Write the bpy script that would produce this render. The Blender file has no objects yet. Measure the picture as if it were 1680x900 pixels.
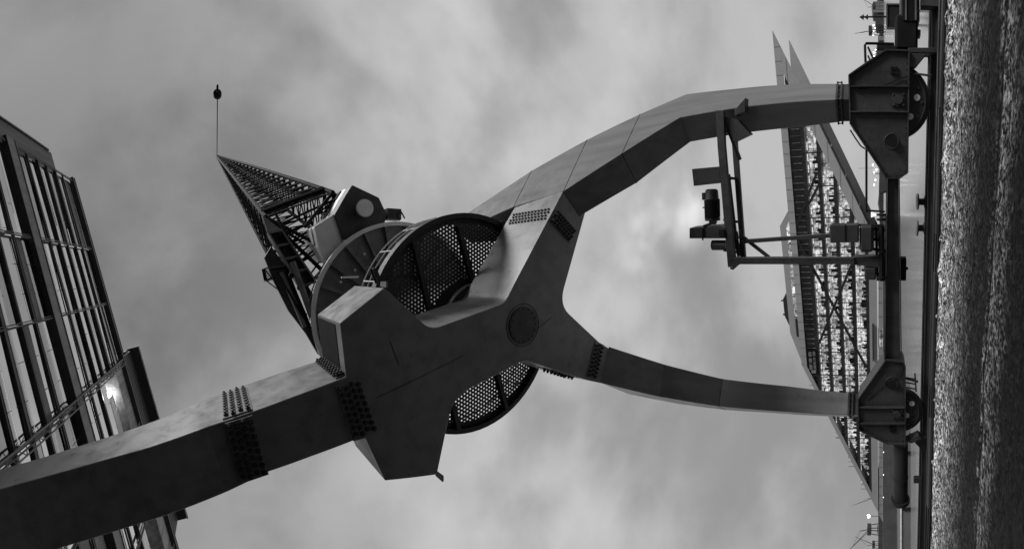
import bpy, math, random
from math import sin, cos, tan, atan2, hypot, radians, pi, sqrt, floor
from mathutils import Vector, Matrix, noise
random.seed(7)
scene = bpy.context.scene
COL = scene.collection
EYE = 1.4                                    # eye height above the quay

# ------------------------------------------------------------------ camera: a vertical sweep (cylindrical panorama)
F, XH = 696.0, 1448.0                        # photograph's pixels per radian of sweep; its horizon column
cam = bpy.data.cameras.new('camera'); co = bpy.data.objects.new('camera', cam); COL.objects.link(co)
cam.type = 'PANO'; cam.panorama_type = 'CENTRAL_CYLINDRICAL'
cam.central_cylindrical_range_u_min = -840 / F; cam.central_cylindrical_range_u_max = 840 / F
cam.central_cylindrical_range_v_min = -450 / F; cam.central_cylindrical_range_v_max = 450 / F
cam.central_cylindrical_radius = 1.0
cam.clip_start = 0.05; cam.clip_end = 20000
tc = (XH - 840) / F
R3 = Matrix(((0, 1, 0), (sin(tc), 0, -cos(tc)), (-cos(tc), 0, -sin(tc))))   # columns: image right, image up, backwards
co.matrix_world = Matrix.Translation((0, 0, EYE)) @ R3.to_4x4()
scene.camera = co

# ------------------------------------------------------------------ world: overcast dusk sky
SUN_EL, SUN_AZ = radians(44), radians(128)   # azimuth from +Y clockwise
world = bpy.data.worlds.new('World'); scene.world = world; world.use_nodes = True
nt = world.node_tree; nt.nodes.clear()
def N(t, k, **kw):
    n = t.nodes.new(k)
    for a, b in kw.items(): setattr(n, a, b)
    return n
out = N(nt, 'ShaderNodeOutputWorld'); bg = N(nt, 'ShaderNodeBackground'); bg.inputs['Strength'].default_value = 0.1
sky = N(nt, 'ShaderNodeTexSky', sky_type='NISHITA'); sky.sun_disc = False
sky.sun_elevation = SUN_EL; sky.sun_rotation = SUN_AZ; sky.air_density = 1.0; sky.dust_density = 3.0
bw = N(nt, 'ShaderNodeRGBToBW'); nt.links.new(sky.outputs[0], bw.inputs[0])
tcn = N(nt, 'ShaderNodeTexCoord')
mp = N(nt, 'ShaderNodeMapping'); mp.inputs['Scale'].default_value = (1.0, 1.0, 1.6); mp.inputs['Location'].default_value = (3.1, 0.4, 1.7)
nt.links.new(tcn.outputs['Generated'], mp.inputs[0])
def noise_node(t, vec, scale, detail, rough, dist=0):
    n = N(t, 'ShaderNodeTexNoise'); n.inputs['Scale'].default_value = scale; n.inputs['Detail'].default_value = detail
    n.inputs['Roughness'].default_value = rough; n.inputs['Distortion'].default_value = dist
    t.links.new(vec, n.inputs['Vector']); return n.outputs[0]
def maprange(t, v, a, b, c, d, smooth=True):
    n = N(t, 'ShaderNodeMapRange'); n.interpolation_type = 'SMOOTHSTEP' if smooth else 'LINEAR'
    for i, x in enumerate((a, b, c, d)): n.inputs[1 + i].default_value = x
    t.links.new(v, n.inputs[0]); return n.outputs[0]
def mth(t, op, a, b=None, clamp=False):
    n = N(t, 'ShaderNodeMath', operation=op); n.use_clamp = clamp
    for i, x in enumerate((a, b)):
        if x is None: continue
        if isinstance(x, (int, float)): n.inputs[i].default_value = x
        else: t.links.new(x, n.inputs[i])
    return n.outputs[0]
c1 = noise_node(nt, mp.outputs[0], 1.6, 4, 0.5, 0.2)
c2 = noise_node(nt, mp.outputs[0], 4.2, 5, 0.55, 0.2)
cl = mth(nt, 'ADD', mth(nt, 'MULTIPLY', c1, 0.72), mth(nt, 'MULTIPLY', c2, 0.28))
cloud = maprange(nt, cl, 0.38, 0.62, 2.45, 4.2)
# brighter towards the water and the horizon, darker overhead and landward
sep = N(nt, 'ShaderNodeSeparateXYZ'); nt.links.new(tcn.outputs['Generated'], sep.inputs[0])
side = maprange(nt, sep.outputs['Y'], -0.45, 0.6, 0.50, 1.06)
wisps = maprange(nt, noise_node(nt, mp.outputs[0], 5.5, 3, 0.4, 0.15), 0.38, 0.68, 0.1, 1.0)
def glow_at(px, py, width, gain):            # thin places in the cloud where the low sun comes through
    t = (XH - px) / F; d = Vector(((450 - py) / F, cos(t), sin(t))).normalized()
    dp = N(nt, 'ShaderNodeVectorMath', operation='DOT_PRODUCT'); nt.links.new(tcn.outputs['Generated'], dp.inputs[0]); dp.inputs[1].default_value = d
    return mth(nt, 'MULTIPLY', maprange(nt, dp.outputs['Value'], cos(width), 1.0, 0.0, gain), wisps)
g = mth(nt, 'ADD', glow_at(1105, 355, 0.12, 5.0), glow_at(1045, 392, 0.10, 1.6))
g = mth(nt, 'ADD', g, glow_at(900, 700, 0.5, 0.9))
g = mth(nt, 'ADD', g, glow_at(790, 10, 0.55, 1.0))
tot = mth(nt, 'ADD', mth(nt, 'MULTIPLY', cloud, side), mth(nt, 'MULTIPLY', bw.outputs[0], 0.03))
tot = mth(nt, 'ADD', tot, g)
nt.links.new(tot, bg.inputs['Color']); nt.links.new(bg.outputs[0], out.inputs[0])

sl = bpy.data.lights.new('sun', 'SUN'); sl.energy = 3.0; sl.angle = radians(20); sl.color = (1, 1, 1)
so = bpy.data.objects.new('sun', sl); COL.objects.link(so)
sd = Vector((sin(SUN_AZ) * cos(SUN_EL), cos(SUN_AZ) * cos(SUN_EL), sin(SUN_EL)))
so.rotation_euler = sd.to_track_quat('Z', 'Y').to_euler()
scene.view_settings.view_transform = 'Standard'; scene.view_settings.look = 'None'
scene.view_settings.exposure = 0.2; scene.view_settings.gamma = 1.0
scene.view_settings.use_curve_mapping = False
scene.cycles.max_bounces = 6; scene.cycles.transparent_max_bounces = 12; scene.cycles.use_denoising = True
scene.cycles.sample_clamp_indirect = 4.0

# ------------------------------------------------------------------ surveying: photograph column/row -> point on a known plane
def ray(x, y):
    t = (XH - x) / F
    return Vector(((450 - y) / F, cos(t), sin(t)))
UP = Vector((0, 0, EYE))
def PZ(x, y, z):                             # on the level z (measured from the eye)
    r = ray(x, y); return r * (z / r.z) + UP
def PP(x, y, n, d):                          # on the vertical plane n.p = d
    r = ray(x, y); return r * (d / (n[0] * r.x + n[1] * r.y)) + UP
def PY(x, y, Y): return PP(x, y, (0, 1), Y)
PSI = radians(13)
E1 = Vector((cos(PSI), -sin(PSI), 0)); E2 = Vector((sin(PSI), cos(PSI), 0)); E3 = Vector((0, 0, 1))
def SW(s, t, z=0): return E1 * s + E2 * t + E3 * z            # quay frame: along the rail, towards the water, up
def PS(x, y, t): return PP(x, y, (E2.x, E2.y), t)              # on the vertical plane parallel to the rail
def vplane(p, q):
    n = (q.y - p.y, -(q.x - p.x)); return n, n[0] * p.x + n[1] * p.y
def proj(p):
    q = p - UP; r = hypot(q.y, q.z); return XH - F * atan2(q.z, q.y), 450 - F * q.x / r

# ------------------------------------------------------------------ materials
MATS = {}
def mat(name, v, rough=0.6, metal=0.0, var=0.25, scale=1.2, bump=0.0, bscale=40, stretch=(1, 1, 1), stain=0.0, spec=0.5):
    m = bpy.data.materials.new(name); m.use_nodes = True; t = m.node_tree; t.nodes.clear()
    o = N(t, 'ShaderNodeOutputMaterial'); p = N(t, 'ShaderNodeBsdfPrincipled')
    p.inputs['Metallic'].default_value = metal; p.inputs['Specular IOR Level'].default_value = spec
    g = N(t, 'ShaderNodeNewGeometry'); mpn = N(t, 'ShaderNodeMapping'); mpn.inputs['Scale'].default_value = stretch
    t.links.new(g.outputs['Position'], mpn.inputs[0])
    a = noise_node(t, mpn.outputs[0], scale, 4, 0.5, 0.0)
    b = noise_node(t, mpn.outputs[0], scale * 7, 5, 0.65)
    s = mth(t, 'ADD', mth(t, 'MULTIPLY', a, 0.65), mth(t, 'MULTIPLY', b, 0.35))
    val = maprange(t, s, 0.3, 0.7, v * (1 - var), v * (1 + var), False)
    if stain:
        mp2 = N(t, 'ShaderNodeMapping'); mp2.inputs['Scale'].default_value = (3.0, 3.0, 0.35); t.links.new(g.outputs['Position'], mp2.inputs[0])
        st = noise_node(t, mp2.outputs[0], 0.9, 3, 0.5, 0.0)
        val = mth(t, 'MULTIPLY', val, maprange(t, st, 0.35, 0.75, 1.12, 1 - stain))
    t.links.new(val, p.inputs['Base Color'])
    t.links.new(maprange(t, b, 0.3, 0.7, max(0.03, rough - 0.12), min(1, rough + 0.12), False), p.inputs['Roughness'])
    if bump:
        bn = N(t, 'ShaderNodeBump'); bn.inputs['Strength'].default_value = bump; bn.inputs['Distance'].default_value = 0.02
        t.links.new(noise_node(t, g.outputs['Position'], bscale, 6, 0.6), bn.inputs['Height']); t.links.new(bn.outputs[0], p.inputs['Normal'])
    t.links.new(p.outputs[0], o.inputs[0]); MATS[name] = m; return m
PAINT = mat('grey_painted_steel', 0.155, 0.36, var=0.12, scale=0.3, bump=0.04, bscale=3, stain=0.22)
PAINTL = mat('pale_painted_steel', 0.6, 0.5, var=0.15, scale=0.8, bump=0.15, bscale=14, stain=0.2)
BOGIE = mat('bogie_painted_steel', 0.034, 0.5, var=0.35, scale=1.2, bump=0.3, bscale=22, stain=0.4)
DARK = mat('dark_steel', 0.025, 0.6, var=0.4, scale=2.0, bump=0.3)
BLACK = mat('black_steel', 0.010, 0.75, var=0.4, scale=3, spec=0.15)
RIVET = mat('bolt_steel', 0.03, 0.45, var=0.3, scale=6)
WHITE = mat('white_paint', 0.75, 0.5, var=0.08, scale=3)
SPAN = mat('spandrel_panel', 0.03, 0.3, var=0.5, scale=0.4)
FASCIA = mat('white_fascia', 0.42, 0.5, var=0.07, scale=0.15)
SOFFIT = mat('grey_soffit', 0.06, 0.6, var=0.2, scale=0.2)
MULL = mat('dark_mullion', 0.02, 0.4, var=0.2, scale=1)
BEAMG = mat('facade_beam', 0.12, 0.45, var=0.25, scale=0.7, stain=0.3)
CONC = mat('concrete', 0.30, 0.8, var=0.25, scale=0.5, bump=0.3, bscale=12, stain=0.4)
RENDER = mat('rendered_wall', 0.13, 0.8, var=0.3, scale=0.3, stain=0.3)
ISLAND = mat('quay_masonry', 0.035, 0.8, var=0.4, scale=0.6)
PONT = mat('pontoon_concrete', 0.10, 0.8, var=0.3, scale=0.8, stretch=(0.2, 1, 1))
SHORE = mat('far_shore', 0.03, 0.9, var=0.4, scale=0.03)
def emis(name, v, s):
    m = bpy.data.materials.new(name); m.use_nodes = True; t = m.node_tree; t.nodes.clear()
    o = N(t, 'ShaderNodeOutputMaterial'); e = N(t, 'ShaderNodeEmission'); e.inputs[0].default_value = (v, v, v, 1); e.inputs[1].default_value = s
    t.links.new(e.outputs[0], o.inputs[0]); return m
LAMP = emis('lamp_glow', 1, 6.0); BULB = emis('bulb_glow', 1, 40.0); TUBE = emis('ceiling_light', 1, 0.85)
def glassmat(name, tr, base, rough=0.03):
    m = bpy.data.materials.new(name); m.use_nodes = True; t = m.node_tree; t.nodes.clear()
    o = N(t, 'ShaderNodeOutputMaterial'); mx = N(t, 'ShaderNodeMixShader'); T = N(t, 'ShaderNodeBsdfTransparent'); G = N(t, 'ShaderNodeBsdfGlossy')
    T.inputs[0].default_value = (tr, tr, tr, 1); G.inputs['Roughness'].default_value = rough; G.inputs[0].default_value = (0.9, 0.9, 0.9, 1)
    fr = N(t, 'ShaderNodeLayerWeight'); fr.inputs[0].default_value = 0.35
    t.links.new(mth(t, 'ADD', fr.outputs['Fresnel'], base, True), mx.inputs[0])
    t.links.new(T.outputs[0], mx.inputs[1]); t.links.new(G.outputs[0], mx.inputs[2]); t.links.new(mx.outputs[0], o.inputs[0]); return m
GLASS = glassmat('office_glass', 0.8, 0.68); GLASS2 = glassmat('clear_glass', 0.9, 0.32, 0.02); GLASS3 = glassmat('coated_glass', 0.6, 0.5, 0.12)
CURTAIN = mat('glowing_blind', 0.7, 0.8, var=0.4, scale=0.25, stretch=(1.0, 1.0, 0.1))
CURTAIN.node_tree.nodes['Principled BSDF'].inputs['Emission Color'].default_value = (1, 1, 1, 1); CURTAIN.node_tree.nodes['Principled BSDF'].inputs['Emission Strength'].default_value = 0.35  # blinds glow by themselves to brighten the panes, standing for room light

def perforated():
    m = bpy.data.materials.new('perforated_plate'); m.use_nodes = True; t = m.node_tree; t.nodes.clear()
    o = N(t, 'ShaderNodeOutputMaterial'); mx = N(t, 'ShaderNodeMixShader'); T = N(t, 'ShaderNodeBsdfTransparent'); p = N(t, 'ShaderNodeBsdfPrincipled')
    p.inputs['Base Color'].default_value = (0.03, 0.03, 0.03, 1); p.inputs['Roughness'].default_value = 0.5
    g = N(t, 'ShaderNodeNewGeometry'); s = N(t, 'ShaderNodeSeparateXYZ'); t.links.new(g.outputs['Position'], s.inputs[0])
    S = 0.13
    def lattice(ox, oy):
        fx = mth(t, 'SUBTRACT', mth(t, 'FRACT', mth(t, 'ADD', mth(t, 'DIVIDE', s.outputs[0], S), 100 + ox)), 0.5)
        fy = mth(t, 'MULTIPLY', mth(t, 'SUBTRACT', mth(t, 'FRACT', mth(t, 'ADD', mth(t, 'DIVIDE', s.outputs[1], S * 1.732), 100 + oy)), 0.5), 1.732)
        return mth(t, 'LESS_THAN', mth(t, 'SQRT', mth(t, 'ADD', mth(t, 'MULTIPLY', fx, fx), mth(t, 'MULTIPLY', fy, fy))), 0.215)
    h = mth(t, 'MAXIMUM', lattice(0, 0), lattice(0.5, 0.5))
    t.links.new(h, mx.inputs[0]); t.links.new(p.outputs[0], mx.inputs[1]); t.links.new(T.outputs[0], mx.inputs[2]); t.links.new(mx.outputs[0], o.inputs[0]); return m
PERF = perforated()

def room_mat():
    # lit office interiors: ceiling lights, shelving and desks seen through the glazing
    m = bpy.data.materials.new('lit_office_interior'); m.use_nodes = True; t = m.node_tree; t.nodes.clear()
    o = N(t, 'ShaderNodeOutputMaterial'); e = N(t, 'ShaderNodeEmission')
    uv = N(t, 'ShaderNodeUVMap'); s = N(t, 'ShaderNodeSeparateXYZ'); t.links.new(uv.outputs[0], s.inputs[0])
    def cell(w, h, seed):
        c = N(t, 'ShaderNodeCombineXYZ')
        t.links.new(mth(t, 'FLOOR', mth(t, 'DIVIDE', s.outputs[0], w)), c.inputs[0]); t.links.new(mth(t, 'FLOOR', mth(t, 'DIVIDE', s.outputs[1], h)), c.inputs[1]); c.inputs[2].default_value = seed
        wn = N(t, 'ShaderNodeTexWhiteNoise', noise_dimensions='3D'); t.links.new(c.outputs[0], wn.inputs[0]); return wn.outputs[0]
    a = cell(2.9, 4.0, 1); b = cell(0.62, 0.7, 2); c = cell(0.31, 0.28, 3)
    v = mth(t, 'MULTIPLY', maprange(t, a, 0.1, 0.9, 0.45, 1.0), maprange(t, b, 0.1, 0.6, 0.3, 1.0))
    v = mth(t, 'MULTIPLY', v, maprange(t, c, 0.15, 0.6, 0.55, 1.1))
    fz = mth(t, 'FRACT', mth(t, 'DIVIDE', s.outputs[1], 3.96))
    v = mth(t, 'MULTIPLY', v, maprange(t, fz, 0.1, 0.5, 0.6, 1.3))
    t.links.new(v, e.inputs[0]); e.inputs[1].default_value = 0.6
    t.links.new(e.outputs[0], o.inputs[0]); return m
ROOM = room_mat()

def ground_mat():
    m = bpy.data.materials.new('rough_asphalt'); m.use_nodes = True; t = m.node_tree; t.nodes.clear()
    o = N(t, 'ShaderNodeOutputMaterial'); p = N(t, 'ShaderNodeBsdfPrincipled'); t.links.new(p.outputs[0], o.inputs[0]); p.inputs['Specular IOR Level'].default_value = 0.12
    g = N(t, 'ShaderNodeNewGeometry')
    def axis(v):
        d = N(t, 'ShaderNodeVectorMath', operation='DOT_PRODUCT'); t.links.new(g.outputs['Position'], d.inputs[0]); d.inputs[1].default_value = v; return d.outputs['Value']
    s1, s2 = axis(E1), axis(E2)
    warp = mth(t, 'MULTIPLY', mth(t, 'SUBTRACT', noise_node(t, g.outputs['Position'], 0.8, 4, 0.6), 0.5), 0.9)
    s2w = mth(t, 'ADD', s2, warp)
    cr = N(t, 'ShaderNodeFloatCurve'); 
    ramp = N(t, 'ShaderNodeValToRGB'); el = ramp.color_ramp.elements
    t.links.new(maprange(t, s2w, 0, 14, 0, 1, False), ramp.inputs[0])
    pts = [(0.0, .008), (0.27, .007), (0.315, .010), (0.345, .10), (0.372, .15), (0.385, .012), (0.44, .015), (0.48, .05), (0.54, .15), (0.61, .30), (0.69, .44), (0.73, .15), (0.77, .04), (1.0, .02)]  # tone by distance across the quay: near black landward, pale beside the trench
    el[0].position, el[0].color = pts[0][0], (pts[0][1],) * 3 + (1,)
    el[1].position, el[1].color = pts[-1][0], (pts[-1][1],) * 3 + (1,)
    for a, v in pts[1:-1]:
        n = el.new(a); n.color = (v, v, v, 1)
    t.nodes.remove(cr)
    fine = noise_node(t, g.outputs['Position'], 19, 9, 0.78)
    mid = noise_node(t, g.outputs['Position'], 3.5, 6, 0.7, 0.8)
    vor = N(t, 'ShaderNodeTexVoronoi'); vor.inputs['Scale'].default_value = 15; t.links.new(g.outputs['Position'], vor.inputs['Vector'])
    fine = mth(t, 'ADD', mth(t, 'MULTIPLY', fine, 0.75), mth(t, 'MULTIPLY', vor.outputs['Distance'], 0.18))
    rot = N(t, 'ShaderNodeMapping'); rot.inputs['Rotation'].default_value = (0, 0, PSI); t.links.new(g.outputs['Position'], rot.inputs[0])
    st = N(t, 'ShaderNodeMapping'); st.inputs['Scale'].default_value = (0.8, 1.1, 1); t.links.new(rot.outputs[0], st.inputs[0])
    streak = noise_node(t, st.outputs[0], 6.0, 9, 0.8, 0.0)
    fine = mth(t, 'ADD', mth(t, 'MULTIPLY', fine, 0.6), mth(t, 'MULTIPLY', streak, 0.4))
    v = mth(t, 'MULTIPLY', ramp.outputs[0], maprange(t, fine, 0.455, 0.555, 0.0, 2.2, False))
    v = mth(t, 'MULTIPLY', v, maprange(t, mid, 0.36, 0.62, 0.3, 1.5))
    seam = mth(t, 'ABSOLUTE', mth(t, 'SUBTRACT', mth(t, 'ADD', s2, mth(t, 'MULTIPLY', warp, 0.12)), 5.28))
    v = mth(t, 'MULTIPLY', v, maprange(t, seam, 0.015, 0.06, 0.12, 1.0))
    t.links.new(v, p.inputs['Base Color'])
    t.links.new(maprange(t, mid, 0.3, 0.7, 0.5, 0.9), p.inputs['Roughness'])
    bn = N(t, 'ShaderNodeBump'); bn.inputs['Strength'].default_value = 1.0; bn.inputs['Distance'].default_value = 0.05
    t.links.new(fine, bn.inputs['Height']); t.links.new(bn.outputs[0], p.inputs['Normal']); return m
GROUND = ground_mat()
def water_mat():
    m = bpy.data.materials.new('harbour_water'); m.use_nodes = True; t = m.node_tree; t.nodes.clear()
    o = N(t, 'ShaderNodeOutputMaterial'); p = N(t, 'ShaderNodeBsdfPrincipled'); t.links.new(p.outputs[0], o.inputs[0])
    p.inputs['Base Color'].default_value = (0.30, 0.30, 0.30, 1); p.inputs['Roughness'].default_value = 0.12; p.inputs['IOR'].default_value = 1.6
    g = N(t, 'ShaderNodeNewGeometry'); mp = N(t, 'ShaderNodeMapping'); mp.inputs['Scale'].default_value = (0.5, 1.4, 1); t.links.new(g.outputs['Position'], mp.inputs[0])
    bn = N(t, 'ShaderNodeBump'); bn.inputs['Strength'].default_value = 0.12; bn.inputs['Distance'].default_value = 0.08
    t.links.new(noise_node(t, mp.outputs[0], 2.2, 5, 0.6), bn.inputs['Height']); t.links.new(bn.outputs[0], p.inputs['Normal']); return m
WATER = water_mat()

# ------------------------------------------------------------------ mesh building
def empty(name, loc):
    o = bpy.data.objects.new(name, None); COL.objects.link(o); o.location = loc; o.empty_display_size = 0.3; return o
def tag(o, label=None, cat=None, group=None, kind=None):
    if label: o['label'] = label
    if cat: o['category'] = cat
    if group: o['group'] = group
    if kind: o['kind'] = kind
    return o
class MB:
    def __init__(s): s.v = []; s.f = []; s.m = []; s.uv = None; s.cur = 0; s.sm = []; s.smooth = False; s.g = []; s.pc = 0; s.auto = False
    def piece(s): s.pc += 1
    def add(s, vs, fs):
        if s.auto: s.pc += 1
        b = len(s.v); s.v += [Vector(p) for p in vs]
        for f in fs: s.f.append([b + i for i in f]); s.m.append(s.cur); s.sm.append(s.smooth); s.g.append(s.pc)
    def loft(s, secs, cap=True, closed=True):
        n = len(secs[0]); vs = [p for q in secs for p in q]; fs = []
        for i in range(len(secs) - 1):
            for j in range(n if closed else n - 1):
                k = (j + 1) % n; fs.append([i * n + j, i * n + k, (i + 1) * n + k, (i + 1) * n + j])
        if cap: fs.append(list(range(n))[::-1]); fs.append([(len(secs) - 1) * n + j for j in range(n)])
        s.add(vs, fs)
    def prism(s, poly, d):
        d = Vector(d); s.loft([poly, [Vector(p) + d for p in poly]])
    def box(s, c, x, y, z):                  # centre and three half-axis vectors
        c, x, y, z = map(Vector, (c, x, y, z))
        a = [c - x - y, c + x - y, c + x + y, c - x + y]
        s.loft([[p - z for p in a], [p + z for p in a]])
    def bar(s, p, q, w, h, up=(0, 0, 1)):    # rectangular bar from p to q
        p, q = Vector(p), Vector(q); d = (q - p).normalized(); u = Vector(up)
        if abs(d.dot(u)) > 0.98: u = Vector((1, 0, 0))
        a = d.cross(u).normalized(); b = a.cross(d).normalized()
        A = [a * w / 2 * i + b * h / 2 * j for i, j in ((-1, -1), (1, -1), (1, 1), (-1, 1))]
        s.loft([[p + k for k in A], [q + k for k in A]])
    def ibeam(s, p, q, w, h, t=0.02, up=(0, 0, 1)):
        p, q = Vector(p), Vector(q); d = (q - p).normalized(); u = Vector(up)
        if abs(d.dot(u)) > 0.98: u = Vector((1, 0, 0))
        a = d.cross(u).normalized(); b = a.cross(d).normalized()
        s.bar(p + b * (h / 2 - t / 2), q + b * (h / 2 - t / 2), w, t, b); s.bar(p - b * (h / 2 - t / 2), q - b * (h / 2 - t / 2), w, t, b); s.bar(p, q, t, h - 2 * t - .001, b)
    def tube(s, pts, r, n=8, cap=True):
        pts = [Vector(p) for p in pts]; rr = r if isinstance(r, (list, tuple)) else [r] * len(pts); secs = []
        ref = None
        for i, p in enumerate(pts):
            d = ((pts[min(i + 1, len(pts) - 1)] - pts[max(i - 1, 0)])).normalized()
            if ref is None: ref = d.orthogonal().normalized()
            a = (ref - d * ref.dot(d)).normalized(); ref = a; b = d.cross(a)
            secs.append([p + (a * cos(2 * pi * k / n) + b * sin(2 * pi * k / n)) * rr[i] for k in range(n)])
        o = s.smooth; s.smooth = n > 6; s.loft(secs, cap); s.smooth = o
    def disc(s, c, ax, r, t, n=24):          # solid disc of thickness t along ax
        c = Vector(c); ax = Vector(ax).normalized(); s.tube([c - ax * t / 2, c + ax * t / 2], r, n)
    def build(s, name, m, parent=None, bevel=0):
        me = bpy.data.meshes.new(name); ms = m if isinstance(m, (list, tuple)) else [m]
        o = bpy.data.objects.new(name, me); COL.objects.link(o)
        inv = Vector((0, 0, 0))
        if parent is not None:
            o.parent = parent; p = parent
            while p is not None: inv += p.location; p = p.parent
        me.from_pydata([tuple(v - inv) for v in s.v], [], s.f)
        for q in ms: me.materials.append(q)
        me.polygons.foreach_set('material_index', s.m); me.polygons.foreach_set('use_smooth', s.sm)
        if s.uv is not None:
            l = me.uv_layers.new(name='UVMap'); i = 0
            for f in s.f:
                for k in f: l.data[i].uv = s.uv(s.v[k]); i += 1
        me.update()
        import bmesh
        bm = bmesh.new(); bm.from_mesh(me); bmesh.ops.recalc_face_normals(bm, faces=bm.faces); bm.to_mesh(me); bm.free()
        if any(s.sm):
            me.set_sharp_from_angle(angle=radians(40))
        if bevel:
            b = o.modifiers.new('bevel', 'BEVEL'); b.width = bevel; b.segments = 1; b.limit_method = 'ANGLE'; b.angle_limit = radians(30)
        return o
def build_each(b, name, m, parent=None, bevel=0):
    out = []
    for gid in sorted(set(b.g)):
        c = MB(); ids = [i for i, q in enumerate(b.g) if q == gid]; mp_ = {}
        for i in ids:
            f = []
            for k in b.f[i]:
                if k not in mp_: mp_[k] = len(c.v); c.v.append(b.v[k])
                f.append(mp_[k])
            c.f.append(f); c.m.append(b.m[i]); c.sm.append(b.sm[i]); c.g.append(0)
        out.append(c.build(name, m, parent, bevel))
    return out
def struct(o): return tag(o, kind='structure')

# ------------------------------------------------------------------ setting: quay, rail, water, shores
QE = 13.62                                   # quay edge, metres towards the water
def ground():
    b = MB(); L = 3000
    b.add([SW(-L, -L), SW(L, -L), SW(L, 0.6), SW(-L, 0.6)], [[0, 1, 2, 3]])
    # near sheet with real unevenness
    n1, n2 = 420, 150; a0, a1, t0, t1 = -16.0, 14.0, 0.6, 10.25; vs = []; fs = []
    for j in range(n2 + 1):
        for i in range(n1 + 1):
            s, t = a0 + (a1 - a0) * i / n1, t0 + (t1 - t0) * j / n2
            e = min(1, min(i, n1 - i) / 12, min(j, n2 - j) / 6 if j < n2 / 2 else 1)
            h = noise.fractal(Vector((s * 1.3, t * 1.3, 0)), 0.9, 2.0, 5) * 0.022 + noise.noise(Vector((s * 14, t * 14, 3))) * 0.007
            lump = max(0, 1 - abs(t - 9.3 - 0.35 * noise.noise(Vector((s * .7, 5, 0)))) / 0.75)
            h += lump * (0.03 + 0.13 * max(0, noise.fractal(Vector((s * 2.1, t * 2.1, 9)), 1.0, 2.0, 4) + 0.25))
            if abs(t - 5.28) < 0.05: h -= 0.02
            vs.append(SW(s, t, h * e))
    for j in range(n2):
        for i in range(n1):
            k = j * (n1 + 1) + i; fs.append([k, k + 1, k + n1 + 2, k + n1 + 1])
    b.smooth = True; b.add(vs, fs); b.smooth = False
    for sgn, x0, x1 in ((0, -L, a0), (1, a1, L)):
        b.add([SW(x0, t0), SW(x1, t0), SW(x1, t1), SW(x0, t1)], [[0, 1, 2, 3]])
    struct(b.build('ground', GROUND))
    q = MB()                                  # quay edge: dark coping, drop into the water
    q.prism([SW(-60, 10.25, -0.05), SW(-60, QE, -0.05), SW(-60, QE, -4), SW(-60, 10.25, -4)], E1 * 120)
    struct(q.build('quay_edge', DARK))
    q = MB()
    q.prism([SW(-60, 13.22, -0.048), SW(-60, QE + .03, -0.048), SW(-60, QE + .03, 0.06), SW(-60, 13.22, 0.06)], E1 * 120)
    q.prism([SW(-60, 10.24, -0.048), SW(-60, 10.46, -0.048), SW(-60, 10.46, 0.05), SW(-60, 10.24, 0.05)], E1 * 120)
    struct(q.build('quay_kerb', BLACK, bevel=0.01))
    r = MB()
    for dz, w0, h in ((-0.046, 0.16, 0.02), (-0.026, 0.03, 0.09), (0.064, 0.075, 0.04)):
        r.prism([SW(-60, 12.4 - w0 / 2, dz), SW(-60, 12.4 + w0 / 2, dz), SW(-60, 12.4 + w0 / 2, dz + h), SW(-60, 12.4 - w0 / 2, dz + h)], E1 * 120)
    struct(r.build('crane_rail', DARK))
    w = MB(); w.add([SW(-4000, QE - 1, -1.6), SW(4000, QE - 1, -1.6), SW(4000, 8000, -1.6), SW(-4000, 8000, -1.6)], [[0, 1, 2, 3]])
    struct(w.build('water', WATER))
    i = MB()                                  # island the ship-shaped offices stand on
    isl = [Vector((-420, 86, 0)), Vector((-60, 86, 0)), Vector((6, 104, 0)), Vector((16, 116, 0)), Vector((4, 160, 0)), Vector((-420, 330, 0))]
    i.prism([p + Vector((0, 0, -2.6)) for p in isl], (0, 0, 3.9))
    for k in range(150):
        x = -200 + 140 * k / 150; i.box((x, 85.9, -0.2), (0.12, 0, 0), (0, .12, 0), (0, 0, 1.4))
    struct(i.build('far_quay', ISLAND))
    s = MB()
    pts = []
    for k in range(70):
        x = 160 + k * 30; pts.append((x, 12 + 9 * abs(noise.noise(Vector((k * .35, 2, 0)))) + (6 if k % 7 == 3 else 0)))
    sec = []
    for x, h in pts:
        sec.append([Vector((x, 1500 - .25 * x, -3)), Vector((x, 1500 - .25 * x, h * .8)), Vector((x, 1560 - .25 * x, h)), Vector((x, 1900 - .25 * x, -3))])
    s.loft(sec); struct(s.build('far_shore', SHORE))
    s = MB(); s.box((-900, 900, 4), (420, 120, 0), (0, 60, 0), (0, 0, 7)); struct(s.build('far_shore', SHORE))
ground()

# ------------------------------------------------------------------ the portal crane
crane = empty('portal_crane', SW(-2.6, 6.5, 0))
tag(crane, 'huge grey three legged harbour portal crane with bolted steel girders, lattice jib and drum overhead', 'crane')
Z0, Z1 = 9.0, 11.1                           # underside and top of the girder, above the eye
def fillet(poly, k, r, n=6):
    out = []
    for i, p in enumerate(poly):
        if i not in k: out.append(p); continue
        a, b = poly[i - 1], poly[(i + 1) % len(poly)]; u = (a - p).normalized(); v = (b - p).normalized(); r_ = r if not isinstance(k, dict) else k[i]
        s, e = p + u * r_, p + v * r_
        for j in range(n + 1):
            t = j / n; out.append(s * (1 - t) ** 2 + p * 2 * t * (1 - t) + e * t * t)
    return out
gp = [(558, 530), (630.5, 472), (706, 541), (828, 497), (846, 462), (924, 314), (960, 349.5), (918, 500), (982.5, 560.7), (1005, 575), (995, 630), (963, 623),
      (861, 590), (745, 650), (730.5, 713), (717, 778), (632, 788), (600, 719), (580, 724), (551, 634), (568, 617)]
gw = [PZ(x, y, Z0) for x, y in gp]
gf = fillet(gw, {2: 0.28, 3: 0.16, 7: 0.55, 12: 0.25, 13: 0.45}, 0.4)
g = MB(); g.prism(gf, (0, 0, Z1 - Z0)); gird = g.build('portal_girder', PAINT, crane, bevel=0.012)
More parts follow.
